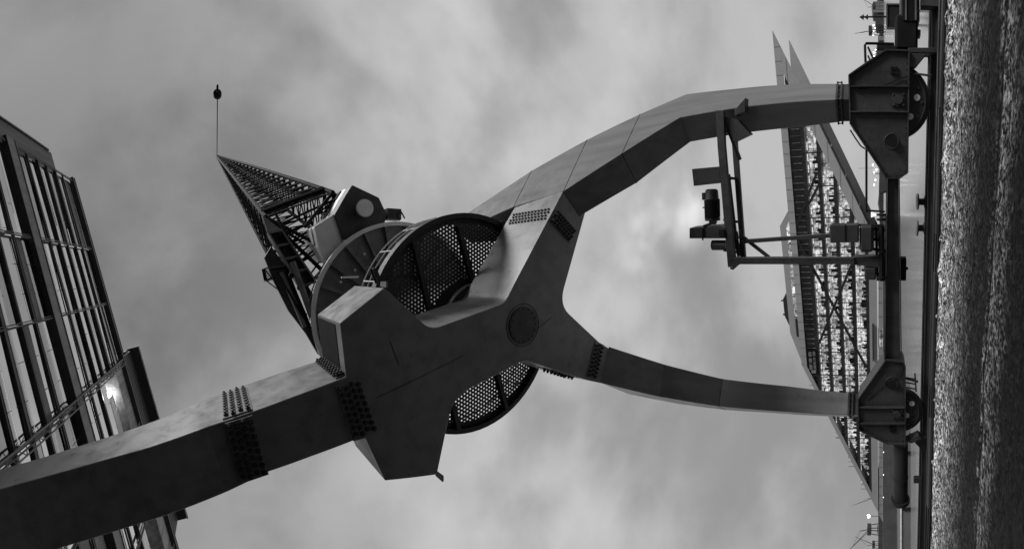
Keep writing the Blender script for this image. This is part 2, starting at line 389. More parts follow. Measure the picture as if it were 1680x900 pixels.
# underside weld seams and round manhole cover, lifting lugs
hc = PZ(858, 533, Z0)
m_ = MB(); m_.disc(hc - Vector((0, 0, .02)), (0, 0, 1), 0.52, 0.05, 40)
m_.build('manhole_cover', BOGIE, gird, bevel=0.006)
m_ = MB(); ring = [hc + Vector((cos(a) * .6, sin(a) * .6, -.005)) for a in [2 * pi * k / 40 for k in range(41)]]
m_.tube(ring, 0.012, 5)
for k in range(16):
    a = 2 * pi * k / 16; m_.disc(hc + Vector((cos(a) * .46, sin(a) * .46, -.05)), (0, 0, 1), .022, .03, 6)
m_.build('cover_bolts', RIVET, gird)
m_ = MB(); m_.auto = True
def seam(b, px, z=Z0):
    P = [PZ(x, y, z) - Vector((0, 0, .002)) for x, y in px]
    for p, q in zip(P, P[1:]): b.bar(p, q, 0.02, 0.012)
seam(m_, [(618, 652), (760, 583)]); seam(m_, [(905, 520), (875, 545)]); seam(m_, [(640, 560), (655, 600)])
build_each(m_, 'weld_seam', BOGIE, gird)
for x, y, dx in ((628, 466, 0), (719, 780, 0)):
    p = PZ(x, y, Z0 + .15); l = MB(); l.prism(fillet([p + Vector((-.07, 0, -.2)), p + Vector((.07, 0, -.2)), p + Vector((.06, 0, .15)), p + Vector((-.06, 0, .15))], {2: .03, 3: .03}, .03), (0, .04, 0))
    l.build('lifting_lug', PAINT, gird)
# shaded hollow in the T's land-side end, drawn as a black sheet
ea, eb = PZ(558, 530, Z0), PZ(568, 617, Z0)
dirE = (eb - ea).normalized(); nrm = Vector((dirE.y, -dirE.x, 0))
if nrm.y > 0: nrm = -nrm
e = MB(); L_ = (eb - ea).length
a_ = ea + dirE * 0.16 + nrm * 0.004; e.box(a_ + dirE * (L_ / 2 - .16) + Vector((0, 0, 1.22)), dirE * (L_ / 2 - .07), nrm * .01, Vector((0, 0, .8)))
e.build('hollow_shade', BLACK, gird)

def splice(parent, o, u, v, nu, nv, nrm, r=0.058, thick=0.03, name='splice_plate'):
    """a bolted splice: plate from corner o spanning u and v, proud along nrm"""
    o, u, v, nrm = Vector(o), Vector(u), Vector(v), Vector(nrm).normalized()
    b = MB(); b.box(o + u / 2 + v / 2 + nrm * thick / 2, u / 2, v / 2, nrm * thick / 2)
    b.cur = 1
    for i in range(nu):
        for j in range(nv):
            c = o + u * ((i + .5) / nu) + v * ((j + .5 + (0.25 if i % 2 else -0.1)) / (nv + .3)) + nrm * (thick + .02)
            b.tube([c - nrm * .02, c + nrm * .035], r, 6); b.tube([c + nrm * .035, c + nrm * .08], r * .5, 6)
    return b.build(name, [PAINT, RIVET], parent)

def far_of(M, n, Lpx):
    """width of the box along n so that its far lower edge meets the surveyed edge"""
    best = None
    for k in range(20, 160):
        w = k * .01; q = proj(M + n * w); d = hypot(q[0] - Lpx[0], q[1] - Lpx[1])
        if best is None or d < best[0]: best = (d, w)
    return best[1]
# --- right-hand front leg: planar arch
ga, gb = PZ(883, 400, Z0), PZ(924, 314, Z0); ft = PY(1371, 163, 11.6)
pln = vplane(gb, ft); nfar = Vector((-(ft - gb).y, (ft - gb).x, 0)).normalized()
secR = []
rows = [((800, 358), (743, 366), None, 1.15), ((848, 338), (872, 280), None, 1.18), ((924, 314), (963, 229), (960, 349), None), ((1020, 252), (1050, 187), None, 1.12),
        ((1117, 192), (1127, 154), (1135, 232), None), ((1220, 175), (1200, 146), (1231, 217), None), ((1311, 166), (1263, 140), (1311, 209), None), ((1371, 163), (1373, 137), (1371, 201), None)]
wl = []
for M, O, L, w in rows:
    Mp, Op = PP(*M, *pln), PP(*O, *pln)
    if w is None: w = min(1.2, far_of(Mp, nfar, L))
    wl.append(round(w, 2)); secR.append([Mp, Op, Op + nfar * w, Mp + nfar * w])
secR[1][0] += Vector((0, 0, .02)); secR[0][0] += Vector((0, 0, .02))
# lift the two hub sections clear of the girder top
for s_ in secR[:2]:
    for k in (0, 3): s_[k].z = max(s_[k].z, Z1 + EYE + 0.02)
l = MB(); l.loft(secR); legR = l.build('portal_leg', PAINT, crane, bevel=0.015)
def edge_weld(parent, secs, idx, r=.014):
    for k in idx:
        b = MB()
        for i in range(4): b.tube([secs[k][i], secs[k][(i + 1) % 4]], r, 5)
        b.build('weld_seam', BOGIE, parent)
edge_weld(legR, secR, (1, 2, 3), .012)
# --- left-hand front leg: mirror of the same design, edge surveyed on the rail plane
def mirror(v): # mirror a vector across the crane's axis (quay frame)
    return E1 * (-v.dot(E1)) + E2 * v.dot(E2) + E3 * v.z
offs = [mirror(s_[1] - s_[0]) for s_ in secR]
Ml = [PZ(900, 603, Z0) + Vector((0, 0, Z1 - Z0 + .03)), PZ(985, 627.5, Z0) + Vector((0, 0, .004)), PS(1081, 650, 11.75), PS(1179, 666, 12.55), PS(1290, 675, 12.52), PS(1391, 680, 12.4)]
ofl = [Vector((-.1, .9, 2.2)), offs[2], offs[3], offs[4], offs[6], offs[7]]
Lp = [None, (997, 568), (1093, 598), (1186, 621.4), (1290, 633), (1391, 644.6)]
secL = []
dL = (PZ(995, 630, Z0) - PZ(963, 623, Z0)); 
nL = mirror(nfar)
for M, of, L in zip(Ml, ofl, Lp):
    w = 1.2 if L is None else min(1.45, far_of(M, nL, L)); secL.append([M, M + of, M + of + nL * w, M + nL * w]); wl.append(round(w, 2))
print('leg widths', wl, [tuple(round(c, 2) for c in m) for m in Ml])
l = MB(); l.loft(secL[1:]); legL = l.build('portal_leg', PAINT, crane, bevel=0.015); edge_weld(legL, secL, (3,), .014)
# --- landward leg, arching over the walkway
bg_, bh = PZ(568, 618, Z0), PZ(340, 700, Z0); plb = vplane(bg_, bh); nb = Vector(((bh - bg_).y, -(bh - bg_).x, 0)).normalized()
if nb.x > 0: nb = -nb
brow = [((568, 618), (529, 588), (592, 717)), ((480, 651), (455, 613), (500, 752)), ((409, 677), (385, 637), (440, 774)), ((340, 700), (340, 654), (340, 817)), ((250, 732), (240, 695), (256, 850)), ((172, 754), (140, 728), (185, 881)), ((80, 780), (60, 753), (80, 905)), ((0, 802), (-20, 775), (0, 925))]
secB = []; db = (bh - bg_).normalized()
for M, O, L in brow:
    Mp = PP(*M, *plb); Op = PP(*O, *plb)
    w = far_of(Mp, nb, L); w = min(max(w, 1.05), 1.45); secB.append([Mp, Op, Op + nb * w, Mp + nb * w]); wl.append(round(w, 2))
zs = secB[0][0].z
secB[0][1] = secB[0][0] + Vector((0, 0, Z1 - Z0 - .03)); secB[0][2] = secB[0][3] + Vector((0, 0, Z1 - Z0 - .03))
Q = lambda s, z: bg_ + db * s + Vector((0, 0, z - bg_.z))
s7 = (secB[-1][0] - bg_).dot(db); z7 = secB[-1][0].z
W_ = 1.1
for ds, z, do, dz in ((0.9, z7 - 0.7, .85, .75), (1.35, z7 - 1.9, 1.0, .35), (1.5, z7 - 4, .95, .05), (1.55, 0.75, .75, 0.0)):
    M = Q(s7 + ds, z); O = M + db * do + Vector((0, 0, dz)); secB.append([M, O, O + nb * W_, M + nb * W_])
def smooth_secs(S, n=4):
    out = []
    for i in range(len(S) - 1):
        for k in range(n):
            t = k / n; row = []
            for j in range(4):
                p0, p1, p2, p3 = (S[max(i - 1, 0)][j], S[i][j], S[i + 1][j], S[min(i + 2, len(S) - 1)][j])
                row.append(.5 * ((2 * p1) + (p2 - p0) * t + (2 * p0 - 5 * p1 + 4 * p2 - p3) * t * t + (3 * p1 - p0 - 3 * p2 + p3) * t ** 3))
            out.append(row)
    return out + [S[-1]]
l = MB(); l.loft(secB[:3] + smooth_secs(secB[3:])); legB = l.build('portal_leg', PAINT, crane, bevel=0.015)
print('back', wl[-8:], [tuple(round(c, 2) for c in s_[0]) for s_ in secB])
fb = (secB[-1][0] + secB[-1][2]) / 2
b = MB(); b.box(fb - Vector((0, 0, .38)), db * .9, nb * .62, Vector((0, 0, .36))); b.build('leg_foot', BOGIE, crane, bevel=.03)
# splices of the landward leg: joint at the girder (x 560-600) and mid joint (x 372-440)
dn = Vector((0, 0, -1))
def under(p1, p2, p3, p4, nu, nv, parent, z=Z0, sag=0.0):
    A, B, C, D = [PZ(x, y, z - .004) for x, y in (p1, p2, p3, p4)]
    splice(parent, A, B - A, D - A, nu, nv, dn)
under((551, 634), (589, 619), (620, 706), (582, 722), 4, 8, crane)
under((369, 694), (414, 680), (440, 774), (396, 792), 4, 8, crane)
nbx = -nb
def sideplate(sec, s0, s1, nu, nv, parent):
    # on the camera-facing side web of the landward leg
    M0, M1 = Q(s0, zs), Q(s1, zs); u = M1 - M0
    splice(parent, M0 + Vector((0, 0, .1)) + nbx * .004, u, Vector((0, 0, 1.85)), nu, nv, nbx)
sg = lambda x, y: (PP(x, y, *plb) - bg_).dot(db)
sideplate(secB, sg(566, 618), sg(551, 622), 4, 9, crane)
sideplate(secB, sg(415, 674), sg(366, 691), 4, 9, crane)
# splices on the front arms
fr = (PZ(924, 314, Z0) - PZ(846, 462, Z0)); fr.z = 0; frn = fr.normalized(); outn = Vector((frn.y, -frn.x, 0))
p0 = PZ(902, 363, Z0); splice(crane, p0 + outn * .004 + Vector((0, 0, .12)), frn * .5 , Vector((0, 0, 1.85)), 4, 12, outn)
A = PZ(902, 363, Z0 - .004); splice(crane, A + frn * .02, frn * .46, Vector((-outn.x, -outn.y, 0)) * 1.05 , 4, 8, dn)
A, B, D = PZ(962, 617, Z0 - .004), PZ(976, 621, Z0 - .004), PZ(977, 557, Z0 - .004)
splice(crane, A, B - A, (D - A) * .95, 3, 8, dn)
# side of left arm (thin bright web with bolts)
A, B = PZ(893, 600.5, Z0), PZ(958, 620, Z0); u = B - A; n_ = Vector((u.y, -u.x, 0)).normalized()
if n_.x > 0: n_ = -n_
splice(crane, A + u * .35 + n_ * .01 + Vector((0, 0, .15)), u * .6, Vector((0, 0, .8)), 14, 2, n_, r=.04)

# flanges at the feet of the front legs
for sc in (secR[-1], secL[-1]):
    c = sum(sc, Vector()) / 4; b = MB()
    for dz, k in ((0.0, 1.12), (-.12, 1.12)):
        b.loft([[c + (p - c) * k + Vector((0, 0, dz)) for p in sc], [c + (p - c) * k + Vector((0, 0, dz - .05)) for p in sc]])
    b.loft([[c + (p - c) * .96 + Vector((0, 0, .02)) for p in sc], [c + (p - c) * .96 + Vector((0, 0, -.6)) for p in sc]])
    for i in range(4):
        for j in range(4):
            q = c + ((sc[i] * (1 - j / 4) + sc[(i + 1) % 4] * (j / 4)) - c) * 1.05; b.disc(q + Vector((0, 0, -.085)), (0, 0, 1), .018, .12, 6)
    b.build('leg_flange', BOGIE, crane, bevel=.005)

# --- bogies: plated box, ribs, hatches, wheel with cover disc
def bogie(out_px, ribs, t, wheel_px, R, deco, spots, depth=0.75):
    P = [PS(x, y, t) for x, y in out_px]
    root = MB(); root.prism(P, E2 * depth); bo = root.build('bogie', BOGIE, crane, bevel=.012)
    b = MB(); cen = sum(P, Vector()) / len(P)
    for p, q in zip(P, P[1:] + P[:1]):       # cover flange round the plate
        d = (q - p).normalized(); b.bar(p - E2 * .045 + (cen - p).normalized() * .0, q - E2 * .045, .09, .035, E2.cross(d))
    b.cur = 1
    for p, q in zip(P, P[1:] + P[:1]):
        d = (q - p); m_n = max(2, int(d.length / .16)); inn = (cen - (p + q) / 2).normalized()
        for k in range(m_n): b.disc(p + d * ((k + .5) / m_n) + inn * .075 - E2 * .008, E2, .017, .03, 6)
    b.build('edge_flange', [BOGIE, RIVET], bo)
    b = MB(); b.tube([P[0] * .7 + cen * .3 - E2 * .03, P[1] * .5 + cen * .5 - E2 * .05, P[2] * .6 + cen * .4 - E2 * .04, P[2] * .8 + P[3] * .2 - E2 * .05], .014, 6)
    b.build('conduit', BLACK, bo)
    b = MB()
    for (x0, y0), (x1, y1) in ribs:
        b.bar(PS(x0, y0, t) - E2 * .06, PS(x1, y1, t) - E2 * .06, .12, .03, E1)
    b.build('rib', BOGIE, bo, bevel=.004)
    for kind, x, y in deco:
        c = PS(x, y, t); b = MB()
        if kind == 'cross':
            for k in range(4):
                a = pi / 4 + k * pi / 2; q = c + (E1 * cos(a) + E3 * sin(a)) * .075; b.disc(q - E2 * .02, E2, .05, .06, 12)
            b.build('cable_port', BLACK, bo)
        elif kind == 'hub':
            b.box(c - E2 * .02, E1 * .17, E2 * .02, E3 * .17)
            b.disc(c - E2 * .06, E2, .12, .09, 24)
            for i in (-1, 1):
                for j in (-1, 1): b.disc(c + E1 * .13 * i + E3 * .13 * j - E2 * .06, E2, .035, .06, 6)
            b.build('axle_cap', DARK, bo, bevel=.005)
        else:
            b.tube([c - E2 * .1, c - E2 * .101 + E2 * .0005 - E2 * .02], .15, 24); b.build('round_port', BLACK, bo)
            b = MB(); b.tube([c + (E1 * cos(a) + E3 * sin(a)) * .2 - E2 * .01 for a in [2 * pi * k / 24 for k in range(25)]], .012, 5); b.build('port_ring', DARK, bo)
    # wheel
    wc = PS(*wheel_px, t + .25); wc.z = R + .1
    b = MB(); b.disc(wc, E2, R, .22, 56); b.disc(wc - E2 * .13, E2, R - .07, .04, 56); w = b.build('wheel', DARK, crane, bevel=.012)
    b = MB(); rim = [wc - E2 * .16 + (E1 * cos(a) + E3 * sin(a)) * (R - .14) for a in [2 * pi * k / 48 for k in range(49)]]; b.tube(rim, .022, 6)
    for k in range(12):
        a = 2 * pi * k / 12; b.disc(wc - E2 * .16 + (E1 * cos(a) + E3 * sin(a)) * (R - .25), E2, .05, .05, 6)
    b.build('wheel_rim', BOGIE, w)
    for x, y in spots:
        q = PS(x, y, t + .08); b = MB(); b.disc(q, E2, .085, .04, 20); b.build('bright_hole_disc', WHITE, w)  # white discs stand in for holes that let the bright background through
    return bo
TB = 12.1
bogR = bogie([(1393, 124), (1453, 83), (1491, 84), (1489, 283), (1476, 292), (1454, 292), (1395, 203)],
      [((1397, 143), (1489, 143)), ((1397, 184), (1489, 184.5))], TB, (1469, 168), 0.98,
      [('cross', 1467, 116), ('hub', 1474, 164), ('port', 1463, 232)], [(1504.5, 160), (1493.5, 191)])
bogL = bogie([(1408, 653), (1453, 589), (1482, 592), (1485, 600), (1485, 726.5), (1456, 725.5), (1409, 703)],
      [((1411, 665.5), (1484, 666)), ((1411, 692), (1484, 692))], TB, (1469, 672), 0.72,
      [('cross', 1464, 703), ('hub', 1472, 677), ('port', 1463, 628)], [(1496, 661.5), (1487.5, 681)])
# wheel guards, rail sweeps
b = MB()
p = PS(1497, 86, TB); q = PS(1541, 76, TB)
b.prism([PS(1490, 78, TB), PS(1535, 78, TB), PS(1535, 86, TB), PS(1490, 86, TB)], E2 * .5)
b.prism([PS(1492, 87, TB), PS(1520, 88, TB), PS(1502, 110, TB), PS(1492, 110, TB)], E2 * .2)
b.bar(PS(1524, 90, TB) + E2 * .1, PS(1527, 130, TB) + E2 * .1, .05, .05); b.bar(PS(1502, 121, TB), PS(1528, 124, TB), .05, .05)
b.build('rail_sweep', BOGIE, crane, bevel=.01)
b = MB(); b.auto = True; b.prism([PS(1486, 724, TB), PS(1507, 714, TB), PS(1512, 719, TB), PS(1496, 727, TB)], E2 * .3)
for yy in (624, 632, 640):
    b.bar(PS(1486, yy - 5, TB), PS(1503, yy - 2, TB), .035, .035)
b.bar(PS(1486, 620, TB), PS(1506, 626, TB), .05, .06); b.bar(PS(1501, 612, TB), PS(1503, 642, TB), .04, .05)
b.prism([PS(1492, 716, TB + .2), PS(1520, 716, TB + .2), PS(1518, 742, TB + .2), PS(1512, 738, TB + .2)], E2 * .2)
build_each(b, 'rail_sweep', BOGIE, crane)
# --- tie beam between the bogies and the buffers at their ends
b = MB(); T2 = TB + .12
b.prism([PS(1456, 289, T2), PS(1474, 289, T2), PS(1477, 592, T2), PS(1452, 592, T2)], E2 * .5)
tie = b.build('tie_beam', BOGIE, crane, bevel=.02)
b = MB()
b.bar(PS(1454.5, 289, T2) - E2 * .05, PS(1451, 592, T2) - E2 * .05, .16, .03); b.bar(PS(1475, 289, T2) - E2 * .05, PS(1478.5, 592, T2) - E2 * .05, .16, .03)
b.build('beam_flange', DARK, tie)
b = MB(); p, q = PS(1477, 727, T2 + .3), PS(1477, 818, T2 + .3); d = (q - p).normalized()
b.tube([p, q], .26, 24); b.disc(q + d * .04, d, .33, .12, 24); b.disc(p + d * 1.3, d, .275, .05, 24); b.build('buffer', DARK, crane)
b = MB(); p = PS(1487, 94, T2 + .2)
b.box(PS(1487, 90, T2) + E2 * .25 + E1 * .55, E1 * .42, E2 * .28, E3 * .3); b.build('buffer', BLACK, crane, bevel=.06)
b = MB(); b.tube([PS(1420, 102, T2 + .6), PS(1419, 74, T2 + .6), PS(1421, 71, T2 + .6), PS(1467, 72, T2 + .6)], .035, 8)
b.bar(PS(1424, 77, T2 + .4), PS(1434, 99, T2 + .4), .05, .05); b.bar(PS(1424, 91, T2 + .4), PS(1428, 100, T2 + .4), .04, .04); b.bar(PS(1440, 78, T2 + .4), PS(1468, 79, T2 + .4), .06, .12)
b.build('guard_rail', BLACK, crane)
b = MB(); b.tube([PS(1395, 213, TB), PS(1403, 226, TB), PS(1412, 239, TB), PS(1419, 244, TB)], .022, 6); b.tube([PS(1400, 212, TB), PS(1408, 222, TB), PS(1420, 241, TB)], .016, 6)
b.tube([PS(1421.5, 240, T2 + .5), PS(1421.5, 348, T2 + .5)], .035, 8); b.tube([PS(1421.5, 345, T2 + .5), PS(1452, 347, T2 + .5)], .03, 8)
b.build('guard_rail', BLACK, crane)
# small box under the beam
b = MB(); b.box(PS(1481, 440, T2 + .25), E1 * .34, E2 * .18, E3 * .1); b.tube([PS(1486, 440, T2 + .25), PS(1490, 440, T2 + .25)], .05, 8); b.build('junction_box', BLACK, tie, bevel=.04)

# --- machinery frame standing on the tie beam
TM = TB - .05
mf = MB()
mf.prism([PS(1174, 181, TM), PS(1187, 181, TM), PS(1189, 236, TM), PS(1207, 438, TM), PS(1194, 438, TM), PS(1177, 240, TM)], E2 * .14)   # front ledger
mf.bar(PS(1203, 196, TM + .5), PS(1220, 424, TM + .5), .14, .16); mf.bar(PS(1187, 190, TM + .1), PS(1214, 262, TM + .5), .1, .1)
mf.bar(PS(1206, 383, TM + .35), PS(1213, 420, TM + .35), .12, .12)
mf.bar(PS(1218, 396, TM + .3), PS(1366, 386, TM + .3), .12, .13, E2)
mf.bar(PS(1205, 427, TM + .05), PS(1402, 427, TM + .05), .2, .22, E2)
mf.bar(PS(1216, 386, TM + .4), PS(1262, 422, TM + .4), .1, .1, E2)
mf.bar(PS(1200, 440, TM), PS(1214, 428, TM + .4), .1, .12)
mf.prism([PS(1400, 422, TM), PS(1452, 419, TM), PS(1452, 440, TM), PS(1400, 434, TM)], E2 * .35)
for y in (215, 290, 360, 410): mf.bar(PS(1187, y, TM + .1), PS(1212, y + 4, TM + .5), .07, .07)
frm = mf.build('machinery_frame', BOGIE, crane, bevel=.008)
b = MB(); b.prism([PS(1135, 277, TM + .1), PS(1180, 273, TM + .1), PS(1182, 300, TM + .1), PS(1138, 305, TM + .1)], E2 * .5); b.build('switch_cabinet', BOGIE, frm, bevel=.01)
b = MB(); b.box(PS(1177, 287, TM + .3), E3 * .12, E1 * .2, E2 * .1); b.build('cabinet_bracket', BLACK, frm)
# motor with cooling fins, axis along the rail
c0, c1_ = PS(1168, 326, TM + .35), PS(1169, 357, TM + .35); ax = (c1_ - c0).normalized(); Rm = .235
b = MB(); b.tube([c0, c1_], Rm * .86, 28); b.tube([c1_, c1_ + ax * .08], Rm * 1.05, 28); b.tube([c0 - ax * .3, c0 - ax * .26, c0 - ax * .02, c0], [Rm * .6, Rm * .85, Rm * .92, Rm * .95], 24)
b.tube([c1_ + ax * .08, c1_ + ax * .2], Rm * .5, 16)
mot = b.build('motor', BOGIE, frm)
b = MB(); a1 = E3; a2 = ax.cross(a1).normalized()
for k in range(30):
    a = 2 * pi * k / 30; r_ = a1 * cos(a) + a2 * sin(a); b.bar(c0 + r_ * Rm * .93 + ax * .02, c1_ + r_ * Rm * .93 - ax * .01, .012, .06, r_)
b.build('cooling_fins', DARK, mot)
b = MB(); b.auto = True; b.box(c0 - ax * .1 + E3 * Rm + E2 * -.02, ax * .11, E2 * .1, E3 * .05); b.tube([c0 + ax * .25 + E3 * Rm * 1.0, c0 + ax * .25 + E3 * (Rm + .09)], .02, 6); build_each(b, 'terminal_box', DARK, mot)
b = MB(); b.prism([PS(1131, 374, TM), PS(1180, 370, TM), PS(1193, 374, TM), PS(1193, 391, TM), PS(1131, 391, TM)], E2 * .55); b.build('gearbox', BOGIE, frm, bevel=.012)
b = MB(); b.bar(PS(1153, 374, TM - .03), PS(1153, 394, TM - .03), .04, .03, E2); b.box(PS(1184, 382, TM - .02), E3 * .08, E1 * .1, E2 * .03); b.bar(PS(1154, 371, TM), PS(1176, 363, TM + .1), .05, .06); b.build('gearbox_strap', BLACK, frm)
b = MB(); p, q = PS(1169, 402, TM + .25), PS(1192, 402, TM + .25); b.tube([p, q], .16, 16); b.build('brake_drum', BOGIE, frm)
b = MB(); b.tube([PS(1196, 292, TM + .3), PS(1207, 385, TM + .3)], .05, 10); b.tube([PS(1194, 286, TM + .3), PS(1196, 296, TM + .3)], .075, 10); b.tube([PS(1206, 380, TM + .3), PS(1208, 392, TM + .3)], .09, 10); b.build('hydraulic_pipe', BOGIE, frm)
b = MB(); b.prism([PS(1205, 180, TM), PS(1223, 160, TM), PS(1222, 183, TM), PS(1205, 190, TM)], E2 * .3); b.prism([PS(1188, 190, TM + .1), PS(1204, 232, TM + .1), PS(1231, 219, TM + .1), PS(1210, 196, TM + .1)], E2 * .3); b.build('gusset', BOGIE, crane, bevel=.008)
# cabinets by the beam
cb = MB(); cb.box(PS(1386, 381.5, TM), E3 * .4, E1 * .25, E2 * .25); cb.build('switch_cabinet', DARK, frm, bevel=.02)
cb = MB(); cb.bar(PS(1366, 368.5, TM), PS(1450, 369.5, TM), .16, .05, E1); cb.bar(PS(1386, 381.5, TM - .26), PS(1387, 381.5, TM - .26), .02, .5, E1); cb.build('cabinet_rail', BLACK, frm)
cb = MB(); cb.box(PS(1422, 390, TM), E3 * .2, E1 * .38, E2 * .22); cb.build('switch_cabinet', DARK, frm, bevel=.07)
cb = MB(); cb.box(PS(1428, 447, TM + .2), E3 * .17, E1 * .18, E2 * .2); cb.build('switch_cabinet', DARK, frm, bevel=.03)
cb = MB()
for y in (375, 392, 408, 447): cb.bar(PS(1430, y, TM + .1), PS(1452, y + 3, TM + .1), .08, .08)
cb.tube([PS(1446, 370, TM), PS(1447, 460, TM)], .09, 8); cb.tube([PS(1437, 364, TM + .2), PS(1440, 460, TM + .2)], .035, 8)
for y in (352, 360, 412, 455): cb.disc(PS(1446, y, TM), E1, .14, .05, 14)
cb.build('pipework', BLACK, frm)

# --- slewing platform (perforated walkway), handrails
CP = Vector((-1.57, 7.85, 11.55 + EYE)); RP = 3.57
def ringpts(c, r, a0=0, a1=360, n=72): return [c + Vector((cos(radians(a0 + (a1 - a0) * k / n)), sin(radians(a0 + (a1 - a0) * k / n)), 0)) * r for k in range(n + 1)]
b = MB(); o_, i_ = ringpts(CP, RP - .32), ringpts(CP, 1.45)
b.add(o_ + i_, [[k, k + 1, 73 + k + 1, 73 + k] for k in range(72)]); plat = b.build('slewing_platform', PERF, crane)
for ra, rb_ in ((RP - .1, RP - .32), (1.45, 1.1)):
    b = MB(); o_, i_ = ringpts(CP, ra), ringpts(CP, rb_)
    for p1, p2, q1, q2 in zip(o_, o_[1:], i_, i_[1:]):
        z = Vector((0, 0, .012)); b.loft([[p1 - z, p1 + z, q1 + z, q1 - z], [p2 - z, p2 + z, q2 + z, q2 - z]], cap=False)
    b.build('solid_margin', DARK, plat)
b = MB(); o_, i_ = ringpts(CP, RP), ringpts(CP, RP - .16)
for p1, p2, q1, q2 in zip(o_, o_[1:], i_, i_[1:]):
    z = Vector((0, 0, .16)); b.loft([[p1 - z, p1 + z, q1 + z, q1 - z], [p2 - z, p2 + z, q2 + z, q2 - z]], cap=False)
b.build('platform_rim', DARK, plat)
b = MB()
def joist(p, q):
    p, q = PZ(*p, 11.36), PZ(*q, 11.36); b.piece(); b.ibeam(p, q, .14, .22, .025)
joist((678, 398), (752, 706)); joist((751, 371), (830, 672)); joist((836, 364), (796, 487)); joist((612, 440), (660, 560)); joist((822, 362), (884, 600))
build_each(b, 'platform_beam', DARK, plat)
for hz in (0.55, 1.05):
    b = MB(); b.tube([p + Vector((0, 0, hz)) for p in ringpts(CP, RP - .02, 100, 415)], .026, 6); b.build('handrail', WHITE, plat)
b = MB()
b.auto = True
for p in ringpts(CP, RP - .02, 100, 415, 18): b.tube([p, p + Vector((0, 0, 1.05))], .02, 6)
build_each(b, 'rail_post', PAINTL, plat)
b = MB(); p = PZ(560, 455, 12.9); q = PZ(588, 454, 12.9); b.bar(p, q, .06, .05); b.build('toe_board', WHITE, plat)
# --- pedestal and drum
CD = Vector((-1.73, 8.1, 17.5 + EYE)); RD = 4.08
b = MB(); b.tube([Vector((CD.x, CD.y, Z1 + EYE)), Vector((CD.x, CD.y, 14.6 + EYE)), Vector((CD.x, CD.y, 17.2 + EYE))], [1.5, 1.35, 1.6], 40); b.build('pedestal', DARK, crane)
b = MB(); b.smooth = False
b.tube([CD + Vector((0, 0, .02)), CD + Vector((0, 0, .1))], RD - .1, 72); drum = b.build('slewing_drum', PAINT, crane)
b = MB(); o_, i_ = ringpts(CD, RD + .04, n=96), ringpts(CD, RD - .14, n=96)
for p1, p2, q1, q2 in zip(o_, o_[1:], i_, i_[1:]):
    z = Vector((0, 0, .09)); b.loft([[p1 - z, p1 + z, q1 + z, q1 - z], [p2 - z, p2 + z, q2 + z, q2 - z]], cap=False)
b.build('drum_rim', WHITE, drum)
b = MB()
for k in range(24):
    b.piece(); a = radians(4 + 15 * k); d = Vector((cos(a), sin(a), 0)); b.ibeam(CD + d * 1.5 - Vector((0, 0, .09)), CD + d * (RD - .14) - Vector((0, 0, .09)), .16, .18, .025)
build_each(b, 'drum_rib', PAINT, drum)
b = MB()
for k in range(24):
    b.piece(); a = radians(11.5 + 15 * k); d = Vector((cos(a), sin(a), 0)); b.disc(CD + d * (2.9 + .25 * (k % 2)) - Vector((0, 0, .03)), (0, 0, 1), .06, .06, 10)
build_each(b, 'drain_plug', PAINTL, drum)
b = MB(); b.tube([CD - Vector((0, 0, .5)), CD], [1.75, 1.75], 40); b.build('slew_bearing', BLACK, drum)
# machine deck above the drum
b = MB(); zz = Vector((0, 0, 17.75 + EYE))
dk = [PZ(512, 415, 17.8), PZ(505, 500, 17.8), PZ(528, 583, 17.8), PZ(690, 560, 17.8), PZ(700, 400, 17.8), PZ(640, 345, 17.8), PZ(560, 372, 17.8)]
b.prism([p * .0 + Vector((CD.x + (p.x - CD.x) * .86, CD.y + (p.y - CD.y) * .86, p.z)) for p in dk], (0, 0, .25)); b.build('machine_deck', DARK, crane)

rl0 = [Vector((CD.x + cos(a) * 3.9, CD.y + sin(a) * 3.9, 17.75 + EYE)) for a in [radians(k) for k in range(-95, 60, 10)]]
b = MB()
for h in (.55, 1.1): b.tube([p + Vector((0, 0, h)) for p in rl0], .03, 6)
for p in rl0: b.tube([p, p + Vector((0, 0, 1.1))], .025, 6)
b.build('deck_railing', DARK, crane)
# --- operator's cab
ZC = 18.0
cp = [(578, 303), (622, 324), (635, 352), (628, 378), (563, 394), (549, 352), (566, 322)]
base = [PZ(x, y, ZC) for x, y in cp]; cc = sum(base, Vector()) / len(base)
b = MB(); up = Vector((0, 0, 3.0))
b.prism([p + Vector((0, 0, .002)) for p in base], up * .3); cab = b.build('cab', BOGIE, crane, bevel=.03)
b = MB(); b.loft([[p + up * .3 for p in base], [cc + (p - cc) * 1.05 + up * .42 for p in base], [cc + (p - cc) * .94 + up for p in base]]); b.build('cab_body', PAINTL, cab, bevel=.02)
for i in (3, 4, 5, 6):
    p, q = base[i], base[(i + 1) % 7]; d = (q - p).normalized(); n_ = Vector((d.y, -d.x, 0)); 
    if n_.dot(p - cc) < 0: n_ = -n_
    w = MB(); mid = (p + q) / 2 + up * .66 + n_ * .06; L_ = (q - p).length; w.box(mid, d * L_ * .36, n_ * .05, up * .2)
    wo = w.build('cab_window', MULL, cab); w = MB(); w.box(mid + n_ * .055, d * L_ * .32, n_ * .004, up * .17); w.build('pane', GLASS, wo)
fl = PZ(599, 341, ZC - .5); b = MB(); b.tube([fl + Vector((0, 0, .5)), fl + Vector((0, 0, .22)), fl + Vector((0, 0, .2)), fl], [.12, .14, .36, .4], 28); b.build('floodlight', PAINTL, cab)
b = MB(); b.disc(fl - Vector((0, 0, .01)), (0, 0, 1), .37, .03, 28); b.build('lamp_lens', WHITE, cab)
